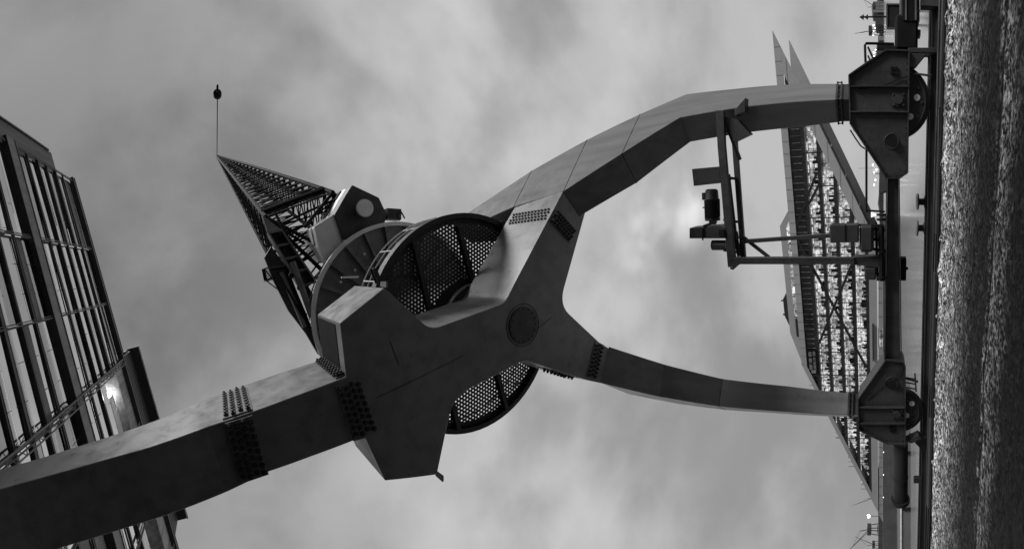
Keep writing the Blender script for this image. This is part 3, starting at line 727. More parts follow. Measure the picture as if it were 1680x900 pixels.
# side housing below the cab (pale panels)
hp = [PZ(x, y, 18.2) for x, y in [(553, 348), (563, 394), (552, 412), (533, 432), (522, 405), (515, 372)]]
b = MB(); b.prism(hp, (0, 0, 2.6)); hs = b.build('machine_house', PAINTL, crane, bevel=.05)
b = MB(); b.prism([p - Vector((0, 0, .06)) for p in hp], (0, 0, .05)); b.build('house_floor', WHITE, hs)
p, q = hp[5], hp[4]; d = (q - p).normalized(); n_ = Vector((d.y, -d.x, 0)); n_ = -n_ if n_.dot(p - sum(hp, Vector()) / 6) < 0 else n_
b = MB(); b.box((p + q) / 2 + Vector((0, 0, 1.3)) + n_ * .03, d * .28, n_ * .02, Vector((0, 0, .8))); b.build('window', WHITE, hs)
# mooring-style grab handle and box right of the cab
b = MB(); b.box(PZ(643, 352, 18.3), (.25, 0, 0), (0, .35, 0), (0, 0, .3)); b.tube([PZ(655, 362, 18), PZ(652, 350, 18), PZ(658, 347, 18), PZ(664, 358, 18)], .04, 6)
b.build('deck_winch', DARK, crane)

# --- jib: tapering lattice boom
tip = Vector((11.2, 0.0, 40.0)) ; tip = ray(356, 256) * (40.0 / ray(356, 256).z) + UP
A = PZ(546, 316, 20.0); B = PZ(436, 356, 21.0); C = PZ(452, 440, 23.0); D = A + (C - B) + Vector((0, 0, .3))
b = MB(); ch = [A, B, C, D]
tipq = [tip + (p - sum(ch, Vector()) / 4) * .03 for p in ch]
nseg = 25
def cpt(i, k):
    t = 1 - (1 - k / nseg) ** 1.0; return ch[i].lerp(tipq[i], t)
for i in range(4): b.tube([ch[i], tipq[i]], [.13, .07], 8)
jib = b.build('jib', BLACK, crane)
b = MB()
for k in range(nseg + 1):
    for i in range(4):
        j = (i + 1) % 4; r = .045 - .018 * k / nseg
        b.tube([cpt(i, k), cpt(j, k)], r, 5)
        if k < nseg:
            u_, v_ = (i, j) if (k + i) % 2 else (j, i)
            b.tube([cpt(u_, k), cpt(v_, k + 1)], r, 5)
            if i in (0, 2, 3): b.tube([cpt(v_, k), cpt(u_, k + 1)], r * .8, 5)
b.build('lattice_bracing', BLACK, jib)
b = MB()
b.tube([cpt(0, 1), cpt(1, 1)], .2, 6); b.tube([cpt(1, 0), CD + Vector((-.9, -3.2, 1.0))], .12, 6); b.tube([cpt(0, 0), CD + Vector((3.2, -1.2, .8))], .12, 6)
b.tube([A, CD + Vector((1.2, -1.6, 1.0))], .1, 6); b.tube([B, CD + Vector((1.2, -2.6, 1.0))], .1, 6); b.tube([A, PZ(500, 372, 19)], .09, 6); b.tube([B, PZ(520, 400, 19)], .09, 6)
b.tube([PZ(440, 360, 20), PZ(500, 400, 20)], .07, 6); b.tube([PZ(460, 385, 20), PZ(512, 365, 20)], .07, 6); b.tube([PZ(452, 350, 20), PZ(480, 405, 19)], .07, 6)
for t_ in (.15, .4, .65, .9):
    p_, q_ = A.lerp(CD + Vector((3.0, -1.4, .8)), t_ * .8), B.lerp(CD + Vector((-.2, -3.3, 1.0)), t_ * .8); b.tube([p_, q_], .06, 6)
    p2, q2 = A.lerp(CD + Vector((3.0, -1.4, .8)), (t_ + .2) * .8), B.lerp(CD + Vector((-.2, -3.3, 1.0)), (t_ + .2) * .8); b.tube([p_, q2], .045, 5); b.tube([q_, p2], .045, 5)
b.tube([A, CD + Vector((3.0, -1.4, .8))], .1, 6); b.tube([B, CD + Vector((-.2, -3.3, 1.0))], .1, 6)
b.build('jib_foot', BLACK, jib)
# luffing frame: cellular box girder and long side girder beside the drum
b = MB(); g4 = [PZ(441, 382, 19), PZ(463, 378, 19), PZ(519, 462, 18), PZ(494, 470, 18)]
up2 = Vector((0, 0, .7))
for p, q in zip(g4, g4[1:] + g4[:1]):
    d = (q - p).normalized(); b.bar(p + up2 / 2, q + up2 / 2, .07, .7)
for k in (1, 2, 3):
    t = k / 4; b.bar(g4[0].lerp(g4[3], t) + up2 / 2, g4[1].lerp(g4[2], t) + up2 / 2, .1, .5)
b.loft([[p + up2 for p in g4], [p + up2 * 1.05 for p in g4]]); b.build('counterweight_tray', PAINT, crane)
b = MB(); b.prism([PZ(430, 352, 19.5), PZ(462, 377, 19.0), PZ(440, 384, 19.0)], (0, 0, .2)); b.build('jib_heel_plate', PAINT, crane)
b = MB()
def flat(b, px, z0, z1, th=.25):
    n = len(px); pts = [PZ(x, y, z0 + (z1 - z0) * k) for x, y, k in px]; b.prism(pts, (0, 0, th))
flat(b, [(434, 422, 0), (445, 404, 0), (470, 438, .4), (503, 515, 1), (516, 550, 1), (531, 589, 1), (523, 582, 1), (503, 548, 1), (474, 510, .6), (450, 462, .3)], 19.5, 17.7, .3)
fr1 = b.build('luffing_frame', DARK, crane)
for pts, r in (([(462, 447, 19), (500, 536, 18)], .12), ([(470, 440, 19), (505, 532, 18)], .07), ([(470, 437, 19), (443, 441, 19.2)], .08),
               ([(480, 430, 18.6), (512, 520, 17.9)], .14), ([(455, 447, 19), (498, 520, 18)], .05)):
    b = MB(); b.tube([PZ(x, y, z - .3) for x, y, z in pts], r, 6); b.build('stay', PAINT if r > .11 else BLACK, fr1)
b = MB(); b.auto = True
for x, y in ((478, 452), (492, 472), (499, 516), (505, 532)): b.disc(PZ(x, y, 18.1), (0, 0, 1), .12, .2, 10)
build_each(b, 'hinge_pin', BLACK, fr1)
b = MB(); bk = [PZ(434, 441, 19.5), PZ(452, 436, 19.5), PZ(456, 454, 19.5), PZ(438, 461, 19.5)]
for h in (0, .5, 1.0):
    for p, q in zip(bk, bk[1:] + bk[:1]): b.tube([p + Vector((0, 0, h)), q + Vector((0, 0, h))], .03, 5)
for p in bk: b.tube([p, p + Vector((0, 0, 1))], .03, 5)
for k in range(6): b.tube([bk[0].lerp(bk[3], k / 6), bk[1].lerp(bk[2], k / 6)], .025, 5)
b.tube([bk[3], PZ(466, 482, 19)], .03, 5); b.tube([bk[0], PZ(466, 482, 19)], .03, 5); b.build('service_basket', BLACK, crane)
# hoist rope and hook
hk = Vector((tip.x, tip.y, 0)); zh = (tip.x) / ((450 - 158) / F)
b = MB(); b.tube([tip, Vector((tip.x, tip.y, zh + EYE))], .035, 6); b.build('hoist_rope', BLACK, crane)
b = MB(); c = Vector((tip.x, tip.y, zh + EYE)); b.tube([c, c - Vector((0, 0, .15)), c - Vector((0, 0, .5)), c - Vector((0, 0, .6))], [.1, .26, .26, .14], 14)
b.tube([c - Vector((0, 0, .55)), c - Vector((0, 0, .9))], .08, 8)
b.tube([c + Vector((.0, 0, -.85)) + Vector((sin(a) * .2, 0, cos(a) * .2 - .2)) for a in [k * .4 for k in range(12)]], .07, 8); b.build('hook_block', BLACK, crane)

# ------------------------------------------------------------------ office building behind, over the walkway
nF = Vector((.291, 1, 0)); kF = nF.length; nF /= kF; dF = -9.09 / kF; eF = Vector((nF.y, -nF.x, 0))
off = empty('office_building', nF * (dF - 6)); tag(off, 'glass office building with dark projecting fins and a wall lamp, left edge of the picture', 'building')
def FA(a, z, out=0.0): return eF * a + nF * (dF + out) + E3 * (z + EYE)     # facade frame (z from the eye)
def aX(X): return (X - (nF * dF).x) / eF.x
a_r, a_l = aX(7.3), aX(-24.0)
z_top = 31.7
cols = [aX(7.25), aX(1.9), aX(-2.3), aX(-6.7), aX(-11.2), aX(-15.6), aX(-20.0), aX(-24.0)]
# core
b = MB(); b.box(FA((a_r + a_l) / 2, (z_top - EYE) / 2 - .4, -9.1), eF * ((a_r - a_l) / 2 - .3), nF * 6.5, E3 * ((z_top + EYE) / 2 - .5)); b.build('wall', RENDER, off)
b = MB(); b.box(FA(aX(8.95) - 2.8, 14.0, -3.4), eF * 3.05, nF * 3.1, E3 * 15.4); b.build('end_wall', RENDER, off)
b = MB(); b.box(FA(aX(8.95) + .24, 24, -.25), eF * .06, nF * .08, E3 * 4.7); b.build('downpipe', MULL, off)
fin_z = [21.69 + 1.55 * k for k in range(7)]; beams = [31.5, 20.5, 9.5, -1.2]
for zb in beams:
    b = MB(); h = 1.0 if zb < 31 else .35
    b.box(FA((a_r + a_l) / 2 + .15, zb + h / 2, .06), eF * ((a_r - a_l) / 2 + .15), nF * .16, E3 * h / 2); b.build('floor_beam', BEAMG, off, bevel=.01)
    b = MB(); b.box(FA((a_r + a_l) / 2 + .15, zb + h + .04, .1), eF * ((a_r - a_l) / 2 + .18), nF * .16, E3 * .04); b.box(FA((a_r + a_l) / 2 + .15, zb - .04, .1), eF * ((a_r - a_l) / 2 + .18), nF * .16, E3 * .04); b.build('beam_flange', MULL, off)
for seg in range(3):
    z0 = 20.5 - 11 * seg
    for k in range(6):
        z = z0 + 1.19 + 1.55 * k + (0.0)
        z += 0.35 * 0
        if z > z0 + 10.6: continue
        al = a_l if (seg > 0 or k < 3) else cols[3] + .1
        b = MB(); b.box(FA((a_r + al) / 2 + .1, z, .03), eF * ((a_r - al) / 2 + .1), nF * (.055 if k % 2 else .09), E3 * (.04 if k % 3 else .1)); b.box(FA((a_r + al) / 2 + .1, z + .28, .0), eF * ((a_r - al) / 2 - .1), nF * .02, E3 * .02)
        b.build('fin', MULL, off)
for i, a in enumerate(cols):
    b = MB(); b.box(FA(a, 15.4, .16), eF * .03, nF * .03, E3 * 16.3); b.box(FA(a + .12, 15.4, .16), eF * .02, nF * .02, E3 * 16.3); b.box(FA(a, 15.4, -.25), eF * .05, nF * .08, E3 * 16.3); b.build('mullion', MULL, off)
for seg in range(3):
    z0 = 20.5 - 11 * seg + 1.0
    for i in range(len(cols) - 1):
        hi = cols[i]; lo = cols[i + 1]
        zt = z0 + 10 if not (seg == 0 and i >= 3) else z0 + 4.9
        b = MB(); nr = max(1, int(round((zt - z0) / 1.55)))
        for k in range(nr):
            za, zb1 = z0 + (zt - z0) * k / nr, z0 + (zt - z0) * (k + 1) / nr; zm = za + (zb1 - za) * random.choice((.3, .38, .62))
            for z_a1, z_b1, mi in ((za + .03, zm - .015, random.choice((1, 2, 3))), (zm + .015, zb1 - .03, random.choice((0, 0, 0, 1)))):
                b.cur = mi; tl = random.uniform(-.02, .02); tz = random.uniform(-.02, .02)
                b.prism([FA(lo + .06, z_a1, -.05 - tl - tz), FA(hi - .06, z_a1, -.05 + tl - tz), FA(hi - .06, z_b1, -.05 + tl + tz), FA(lo + .06, z_b1, -.05 - tl + tz)], nF * .012)
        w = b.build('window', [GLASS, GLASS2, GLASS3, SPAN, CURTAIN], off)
        b = MB(); b.auto = True
        for k in range(5):
            zb0 = z0 + .2 + (zt - z0 - .3) * k / 5; 
            if (i * 3 + k * 7 + seg) % 4 == 3: continue
            hh = (zt - z0) / 5 * random.uniform(.3, .9)
            b.box(FA((hi + lo) / 2 + random.uniform(-.1, .1), zb0 + hh / 2, -.35), eF * ((hi - lo) / 2 - .1), nF * .02, E3 * hh / 2)
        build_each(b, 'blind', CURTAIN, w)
        # fine joint lines and slim frames
        b = MB()
        for f_ in (.33, .67): b.box(FA(lo + (hi - lo) * f_, (z0 + zt) / 2, -.06), eF * .015, nF * .02, E3 * ((zt - z0) / 2 - .02))
        b.build('frame', MULL, w)
# recessed stair bay with a lamp on its wall, upper right of the back leg
b = MB(); b.box(FA((cols[3] + a_l) / 2, 30.45, -1.3), eF * ((cols[3] - a_l) / 2 - .05), nF * 1.2, E3 * .95); b.build('bay_soffit', CONC, off)
b = MB(); b.box(FA((cols[3] + a_l) / 2, 27.0, -2.45), eF * ((cols[3] - a_l) / 2 - .06), nF * .06, E3 * 2.45); b.build('bay_wall', CONC, off)
lp = PZ(178, 648, 29.42)
b = MB(); b.disc(lp, (0, 0, 1), .22, .14, 24); b.build('wall_lamp', LAMP, off)
pl = bpy.data.lights.new('wall_lamp_light', 'POINT'); pl.energy = 80; pl.shadow_soft_size = .2; plo = bpy.data.objects.new('wall_lamp_light', pl); COL.objects.link(plo); plo.location = lp - Vector((0, 0, .45))
# louvred window beside the lamp
b = MB(); a0_, z_a = aX(-8.3), 26.7
b.box(FA(a0_ - 1.2, 26.3, -.3), eF * 1.4, nF * .06, E3 * .5); lv = b.build('louvre', CONC, off)
b = MB()
for k in range(5): b.box(FA(a0_ - 1.6, 26.2 + .34 * k, -.15), eF * 1.9, nF * .04, E3 * .05)
b.build('louvre_blade', WHITE, lv)
b = MB(); b.bar(FA(cols[3] + .28, 31.0, .3), FA(cols[3] + .28, 12, .3), .07, .07, nF); b.bar(FA(cols[3] - .05, 31.0, .45), FA(cols[3] - .05, 12, .45), .05, .05, nF)
for k in range(24): b.bar(FA(cols[3] + .28, 30.8 - .78 * k, .3), FA(cols[3] - .05, 30.8 - .78 * (k + .5), .45), .03, .03); b.bar(FA(cols[3] - .05, 30.8 - .78 * (k + .5), .45), FA(cols[3] + .28, 30.8 - .78 * (k + 1), .3), .03, .03)
b.build('lattice_post', BEAMG, off)
# upper recessed storey and overhanging roof slab
b = MB(); s0_, s1_ = aX(-6.35), aX(-20.9)
b.box(FA((s0_ + s1_) / 2, 34.1, -1.2), eF * ((s0_ - s1_) / 2 - .2), nF * 1.0, E3 * 1.9); b.build('penthouse', DARK, off)
b = MB(); b.box(FA((s0_ + s1_) / 2, 36.15, -.2), eF * ((s0_ - s1_) / 2), nF * .75, E3 * .14); rs = b.build('roof_slab', DARK, off, bevel=.02)
b = MB(); b.box(FA((s0_ + s1_) / 2, 36.1, .6), eF * ((s0_ - s1_) / 2 + .04), nF * .05, E3 * .09); b.build('roof_trim', PAINTL, off)
b = MB(); b.box(FA(s0_ + .1, 33.2, -.1), eF * .12, nF * .25, E3 * .5); b.build('bracket', DARK, off)

# ------------------------------------------------------------------ the ship-shaped glass office block across the basin
nD = Vector((.42, 1, 0)); kD = nD.length; nD /= kD; dD = 121 / kD; eD = Vector((nD.y, -nD.x, 0))
dock = empty('waterfront_office', nD * (dD + 10) + E3 * 1.3)
tag(dock, 'long lit glass office block with a pointed overhanging end across the water', 'building')
def DA(a, z, out=0.0): return eD * (a - 46.85) + nD * (dD - out) + E3 * (z + EYE)     # out = towards the viewer
def aD(px, py):
    p = PP(px, py, (nD.x, nD.y), dD); return p.dot(eD) + 46.85, p.z - EYE
ZR = 25.7
tipa = 62.4
# sloping lines: underside of the overhang and the back slope
def under_a(z): return 7.2 + (z - .6) * (tipa - 7.2) / (ZR - .6)          # outer lower edge, right-hand end
def in_a(z): return under_a(z) - 5.4
LA0, LA1 = (-31.0, ZR), (-101.5, -.4)
def left_a(z): return LA0[0] + (ZR - z) * (LA1[0] - LA0[0]) / (LA0[1] - LA1[1])
DEP = 19.0
FZ = [20.1, 16.2, 12.2, 8.1, 4.1]; ZB = 3.9; ZBB = 1.6
# body behind the glass
b = MB(); core = [DA(left_a(ZR - 1) + 3, ZR - 1, -5.0), DA(tipa - 9.5, ZR - 1, -5.0), DA(under_a(2) - 4, 2, -5.0), DA(left_a(2) + 4, 2, -5.0)]
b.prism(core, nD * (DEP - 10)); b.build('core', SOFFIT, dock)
# fascia ring: roof band, right slope, bottom band, left slope
def band(poly, th, out, name, m, par=dock, dep=None):
    b = MB(); b.prism([DA(a, z, out) for a, z in poly], nD * (th if dep is None else dep)); return b.build(name, m, par)
zi = ZR - 1.75
band([(left_a(ZR), ZR), (tipa, ZR), (under_a(zi), zi), (left_a(zi) + 1, zi)], .5, .25, 'roof_fascia', FASCIA)
band([(under_a(zi - .01), zi - .01), (under_a(.6), .6), (in_a(.6), .6), (in_a(zi - .01), zi - .01)], .5, .25, 'slope_fascia', FASCIA)
band([(in_a(ZB), ZB), (in_a(ZBB), ZBB), (left_a(ZBB), ZBB), (left_a(ZB), ZB)], .5, .26, 'base_fascia', FASCIA)
band([(left_a(ZR - .02), ZR - .02), (left_a(ZR) + 4.0, ZR - .02), (left_a(ZBB + 2.3) + 4.0, ZB + .02), (left_a(ZB + .02), ZB + .02)], .5, .24, 'slope_fascia', FASCIA)
band([(in_a(ZBB) - 1.5, ZBB - .4), (in_a(ZBB) - 2, -.1), (left_a(-.1), -.1), (left_a(ZBB - .4), ZBB - .4)], .5, .6, 'podium_wall', FASCIA)
b = MB()
b.auto = True
for k in range(22): b.box(DA(-96 + k * 4.6, .75, .63), eD * .03, nD * .03, E3 * .6)
build_each(b, 'panel_joint', MULL, dock)
b = MB(); b.auto = True
for k in range(30):
    a = -31 + k * 3.1; b.box(DA(a, ZR - .87, .26), eD * .025, nD * .02, E3 * .87)
for k in range(8):
    z = 2 + k * 3.0; b.box(DA(under_a(z) - 2.7, z, .26), eD * 2.7, nD * .02, E3 * .025)
build_each(b, 'panel_joint', MULL, dock)
# back wall fascia, roof plate and sloping soffit
b = MB(); b.prism([DA(tipa, ZR, -DEP), DA(under_a(1), 1, -DEP), DA(in_a(1), 1, -DEP), DA(tipa - 16, ZR, -DEP)], nD * .4); b.build('slope_fascia', FASCIA, dock)
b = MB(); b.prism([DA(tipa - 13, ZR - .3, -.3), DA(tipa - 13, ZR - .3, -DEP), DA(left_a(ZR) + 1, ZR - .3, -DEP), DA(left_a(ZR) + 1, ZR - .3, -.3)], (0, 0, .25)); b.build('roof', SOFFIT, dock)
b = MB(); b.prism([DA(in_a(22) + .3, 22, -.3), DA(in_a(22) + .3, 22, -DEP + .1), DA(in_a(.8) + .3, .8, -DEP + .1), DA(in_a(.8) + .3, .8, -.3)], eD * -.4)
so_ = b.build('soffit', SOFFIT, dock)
b = MB(); b.auto = True
for k in range(5):
    z = 3 + 4 * k; b.box(DA(in_a(z) + .6, z, -DEP / 2), eD * .3, nD * (DEP / 2 - .4), E3 * .12)
build_each(b, 'soffit_rib', FASCIA, so_)
b = MB(); b.prism([DA(left_a(ZR) + .2, ZR - .02, -.3), DA(left_a(ZR) + .2, ZR - .02, -DEP), DA(left_a(0) + .2, 0, -DEP), DA(left_a(0) + .2, 0, -.3)], (0, 0, -.4)); b.build('stair_slope', FASCIA, dock)
# rooms (lit) : emission wall behind the glass, per storey and bay; top storey dark
def duv(p): return (p.dot(eD) + 46.85, p.z - EYE)
def clampspan(a0, a1, z0, z1, marg=.2):
    """polygon of the cell [a0,a1]x[z0,z1] clipped to the leaning outline"""
    poly = [(a0, z0), (a1, z0), (a1, z1), (a0, z1)]
    def clip(poly, f):
        out = []
        for i, p in enumerate(poly):
            q = poly[(i + 1) % len(poly)]; fp, fq = f(p), f(q)
            if fp >= 0: out.append(p)
            if fp * fq < 0:
                t = fp / (fp - fq); out.append((p[0] + (q[0] - p[0]) * t, p[1] + (q[1] - p[1]) * t))
        return out
    poly = clip(poly, lambda p: in_a(p[1]) + .1 - p[0])
    if len(poly) > 2: poly = clip(poly, lambda p: p[0] - left_a(p[1]) - 3.9)
    return poly if len(poly) > 2 else None
BAY = 8.6; zlev = [zi] + FZ
for r in range(5 + 0):
    z1_, z0_ = zlev[r], zlev[r + 1]
    lo, hi = -101, tipa
    a = -95.0
    while a < tipa:
        poly = clampspan(a + .02, a + BAY - .02, z0_ + .25, z1_ - .05)
        if poly:
            if r == 0:
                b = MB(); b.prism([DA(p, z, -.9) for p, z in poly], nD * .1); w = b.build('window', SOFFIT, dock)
                b = MB()
                for k in range(5):
                    x = a + BAY * (k + .5) / 5
                    if x < in_a(z0_) and x > left_a(z0_) + 6: b.box(DA(x, (z0_ + z1_) / 2 + .2, -.6), eD * .05, nD * .05, E3 * (1.1 if k % 2 else 1.6))
                b.build('louvre', PAINTL, w)
            else:
                b = MB(); b.uv = duv; b.add([DA(p, z, -4.2) for p, z in poly], [list(range(len(poly)))]); w = b.build('window', ROOM, dock)
                b = MB()
                # strip lights under the ceiling and desks, shelves, people-high clutter near the glass
                for k in range(3):
                    x0 = a + BAY * k / 3 + .4; 
                    if x0 + 2 < in_a(z0_ + .5) and x0 > left_a(z0_) + 5: b.box(DA(x0 + 1.0, z1_ - .42, -2.2), eD * .95, nD * .3, E3 * .05)
                if b.v: b.build('strip_light', TUBE, w)
                b = MB()
                for k in range(13):
                    x = a + random.uniform(.2, BAY - .2)
                    if x + .5 < in_a(z0_ + .3) and x > left_a(z0_) + 5:
                        h = random.choice((.35, .5, .6, .9, 1.15)); b.box(DA(x, z0_ + .25 + h, random.uniform(-3, -1)), eD * random.uniform(.08, .45), nD * .2, E3 * h * random.uniform(.5, 1))
                if b.v:
                    xa, xb = max(a + .1, left_a(z0_) + 5), min(a + BAY - .1, in_a(z0_) - .2)
                    if xb > xa: b.box(DA((xa + xb) / 2, z0_ + .75, -2), eD * ((xb - xa) / 2), nD * 1.3, E3 * .05)
                    b.build('furniture', MULL, w)
            b = MB()
            for k in range(4):
                x = a + BAY * k / 4
                if x > left_a(z0_) + 5 and x < in_a(z1_) - .4:
                    zlo = z0_ + .2
                    if x > in_a(z0_): zlo = max(zlo, .7 + (x + 5.4 - 7.2) * (ZR - .6) / (tipa - 7.2))
                    b.box(DA(x, (zlo + z1_ - .2) / 2, .02), eD * (.15 if k == 0 else .05), nD * .06, E3 * ((z1_ - .2 - zlo) / 2))
            for f_ in ((.5,) if r == 0 else (.62,) if r > 1 else (.35, .7)):
                z = z0_ + (z1_ - z0_) * f_; x1 = min(a + BAY, in_a(z) - .1); x0 = max(a, left_a(z) + 4.2)
                if x1 > x0: b.box(DA((x0 + x1) / 2, z, 0), eD * ((x1 - x0) / 2), nD * .03, E3 * .04)
            if b.v: b.build('frame', MULL, w)
        a += BAY
# floor slabs, columns, transoms
for z in FZ:
    b = MB(); b.box(DA((left_a(z) + 3.5 + in_a(z)) / 2, z, -2.5), eD * ((in_a(z) - left_a(z) - 3.5) / 2), nD * 2.45, E3 * .2); b.build('floor_slab', MULL, dock)
    b = MB(); b.prism([DA(in_a(z - .3) - .1, z - .3, .0), DA(left_a(z - .3) + 4, z - .3, .0), DA(left_a(z + .7) + 4, z + .7, .0), DA(in_a(z + .7) - .1, z + .7, .0)], nD * .04); b.build('spandrel', SPAN, dock)
# diagonal bracing behind the glass
b = MB()
def dz(px0, py0, px1, py1):
    b.piece()
    p = aD(px0, py0); q = aD(px1, py1); b.bar(DA(p[0], p[1], -.1), DA(q[0], q[1], -.1), .7, .45, nD)
dz(1304, 377, 1340, 283); dz(1306, 388, 1338, 450); dz(1334, 440, 1420, 600); dz(1338, 577, 1398, 432); dz(1327, 335, 1345, 300)
build_each(b, 'brace', MULL, dock)
# roof pavilion, set back, with lit windows; small plant room
b = MB(); pv = [aD(1289, 330), aD(1279, 362), aD(1290, 500), aD(1300, 560), aD(1318, 612)]
ZP = 28.6
pav = [(11, ZR), (9, ZP), (-23, ZP), (-31, ZR + .05)]
b.prism([DA(a * 1.0, z, -4) for a, z in [(19.5, ZR), (13.5, ZP + .9), (-22, ZP + .9), (-36, ZR)]], nD * 8); pvo = b.build('roof_pavilion', FASCIA, dock)
b = MB(); b.uv = duv
b.add([DA(16.0, ZR + .2, -3.9), DA(13.4, ZR + 1.9, -3.9), DA(-16, ZR + 1.9, -3.9), DA(-16, ZR + .2, -3.9)], [[0, 1, 2, 3]]); b.build('window', ROOM, pvo)
b = MB()
for k in range(8): b.box(DA(12 - 4 * k, ZR + 1.0, -3.8), eD * .08, nD * .05, E3 * .9)
b.box(DA(-20, ZR + .9, -3.8), eD * 3.2, nD * .05, E3 * .8); b.build('frame', MULL, pvo)
b = MB(); b.prism([DA(a, z, -6) for a, z in [(-8.5, ZP + .9), (-11, ZP + 2.7), (-17, ZP + 2.7), (-22, ZP + .9)]], nD * 5); b.build('plant_room', DARK, dock)
b = MB(); b.auto = True; b.tube([DA(-12, ZP + 2.7, -7), DA(-12, ZP + 3.6, -7)], .25, 8); b.tube([DA(-17, ZP + 2.6, -7), DA(-17, ZP + 3.4, -7)], .3, 8); build_each(b, 'vent', DARK, dock)
# banners in the dark top storey
a0b, zb_ = aD(1324, 573)[0], 20.6; a1b = aD(1324, 612)[0]
ban = empty('banner', DA((a0b + a1b) / 2, 20.5, .1)); tag(ban, 'dark banner with two lines of pale lettering under the roof edge across the water', 'banner')
b = MB(); b.box(DA((a0b + a1b) / 2, 22.0, .12), eD * ((a0b - a1b) / 2), nD * .04, E3 * 1.75); b.build('cloth', BLACK, ban)
GREYT = mat('grey_lettering', .3, .6)
def strokes(a_from, a_to, z0, h, words, out, m, name, par):   # lettering too small to read from here: glyph-sized strokes
    b = MB(); n = sum(words) + len(words) - 1; st = (a_to - a_from) / n; k = 0
    for wd in words:
        for _ in range(wd):
            a = a_from + st * (k + .5); q = random.random(); w = st * .36
            b.bar(DA(a - w, z0, out), DA(a - w, z0 + h, out), .12, .05, nD)
            if q > .3: b.bar(DA(a - w, z0 + h - .06, out), DA(a + w, z0 + h - .06, out), .12, .05, nD)
            if q < .7: b.bar(DA(a - w, z0 + h * .5, out), DA(a + w, z0 + h * .5, out), .12, .05, nD)
            if q > .5: b.bar(DA(a + w, z0, out), DA(a + w, z0 + h, out), .12, .05, nD)
            k += 1
        k += 1
    return b.build(name, m, par)
strokes(a1b + 1.5, a0b - .6, 22.2, .95, (5, 4, 4), .2, GREYT, 'lettering', ban)
strokes(a1b + 1.5, a0b - .6, 21.0, .8, (6, 3, 3), .2, GREYT, 'lettering', ban)
b = MB(); b.box(DA(a1b + .8, 21.9, .19), eD * .5, nD * .03, E3 * .7); b.build('emblem', GREYT, ban)
sa, sb = aD(1316, 536)[0], aD(1316, 513)[0]
ss = strokes(sa, sb, 21.4, 1.5, (4, 4), -.35, BLACK, 'sign_lettering', None)
tag(ss, 'large dark block letters on the dark top storey beside the pale lettered banner', 'sign')
# lit entrance in the podium and its dark canopy
ea0, ea1 = aD(1438, 567)[0], aD(1438, 535)[0]
b = MB(); b.uv = duv; b.add([DA(ea0, -.05, .66), DA(ea1, -.05, .66), DA(ea1, 1.15, .66), DA(ea0, 1.15, .66)], [[0, 1, 2, 3]]); en = b.build('entrance', ROOM, dock)
b = MB(); b.box(DA((ea0 + ea1) / 2, 1.2, .75), eD * ((ea1 - ea0) / 2), nD * .1, E3 * .08); b.box(DA((ea0 + ea1) / 2, .55, .7), eD * .12, nD * .05, E3 * .6); b.build('frame', MULL, en)
b = MB(); b.box(DA(aD(1427, 560)[0], 3.0, .6), eD * 6.5, nD * .4, E3 * .1); b.build('canopy', MULL, dock)

# ------------------------------------------------------------------ smaller things
# mooring bollards on the quay edge
def bollard(py, label):
    base_p = PS(1521, py, 13.42); c = Vector((base_p.x, base_p.y, 0.06))
    r = empty('bollard', c); tag(r, label, 'bollard', 'mushroom bollards on the quay edge')
    b = MB(); b.tube([c - Vector((0, 0, .0)), c + Vector((0, 0, .03)), c + Vector((0, 0, .05)), c + Vector((0, 0, .2))], [.21, .2, .11, .1], 24); b.build('post', DARK, r)
    b = MB(); b.tube([c + Vector((0, 0, .19)), c + Vector((0, 0, .215)), c + Vector((0, 0, .255)), c + Vector((0, 0, .29)), c + Vector((0, 0, .30))], [.12, .25, .265, .22, .03], 28); b.build('cap', PAINT, r)
bollard(331, 'mushroom bollard on the quay edge nearer the tall front leg of the crane'); bollard(374, 'mushroom bollard on the quay edge nearer the middle, below the machinery cabinets')
# rail-side clutter: stones and loose timber strips in the trench
for k, (s0_, s1_, t) in enumerate(((1.6, 4.9, 10.6), (-1.4, .9, 10.62), (-5.6, -2.4, 10.6), (-9.5, -6.6, 10.58))):
    b = MB(); b.prism([SW(s0_, t - .06, -.045), SW(s0_, t + .1, -.045), SW(s0_, t + .09, .075 + .01 * k), SW(s0_, t - .05, .06)], E1 * (s1_ - s0_)); o = b.build('cable_cover', DARK, None, bevel=.01)
    tag(o, ['steel cable cover strip in front of the tall front leg wheel', 'steel cable cover strip before the two bollards', 'steel cable cover strip in front of the far front wheel', 'steel cable cover strip past the far wheel, lower picture edge'][k], 'cable cover', 'cable covers along the crane rail')
for k in range(34):
    s = random.uniform(-13, 6); c = SW(s, random.uniform(8.4, 10.2), 0.03); r = random.uniform(.02, .07); b = MB()
    b.smooth = True
    import bmesh as _b
    bm = _b.new(); _b.ops.create_icosphere(bm, subdivisions=2, radius=r)
    for v in bm.verts: v.co *= 1 + .4 * noise.noise(v.co * 14 + Vector((k, 0, 0))); v.co.z *= .6
    b.add([v.co + c for v in bm.verts], [[v.index for v in f.verts] for f in bm.faces]); bm.free()
    o = b.build('stone', CONC); tag(o, 'small loose stone lying in the pale strip beside the quay trench', 'stone', 'loose stones along the quay trench')
b = MB()
for q in range(2):
    b.piece(); b.tube([SW(-14 + k * .5, 11.0 + q * .35 + .12 * noise.noise(Vector((k * .4, q, 3))), .0 + .02 * q) for k in range(54)], .035, 6)
for o in build_each(b, 'power_cable', DARK): pass
for k_i, o in enumerate([x for x in COL.objects if x.name.startswith('power_cable')]): tag(o, ['thick black cable snaking along the trench nearer the pale strip', 'thick black cable snaking along the trench nearer the crane rail'][k_i], 'cable')
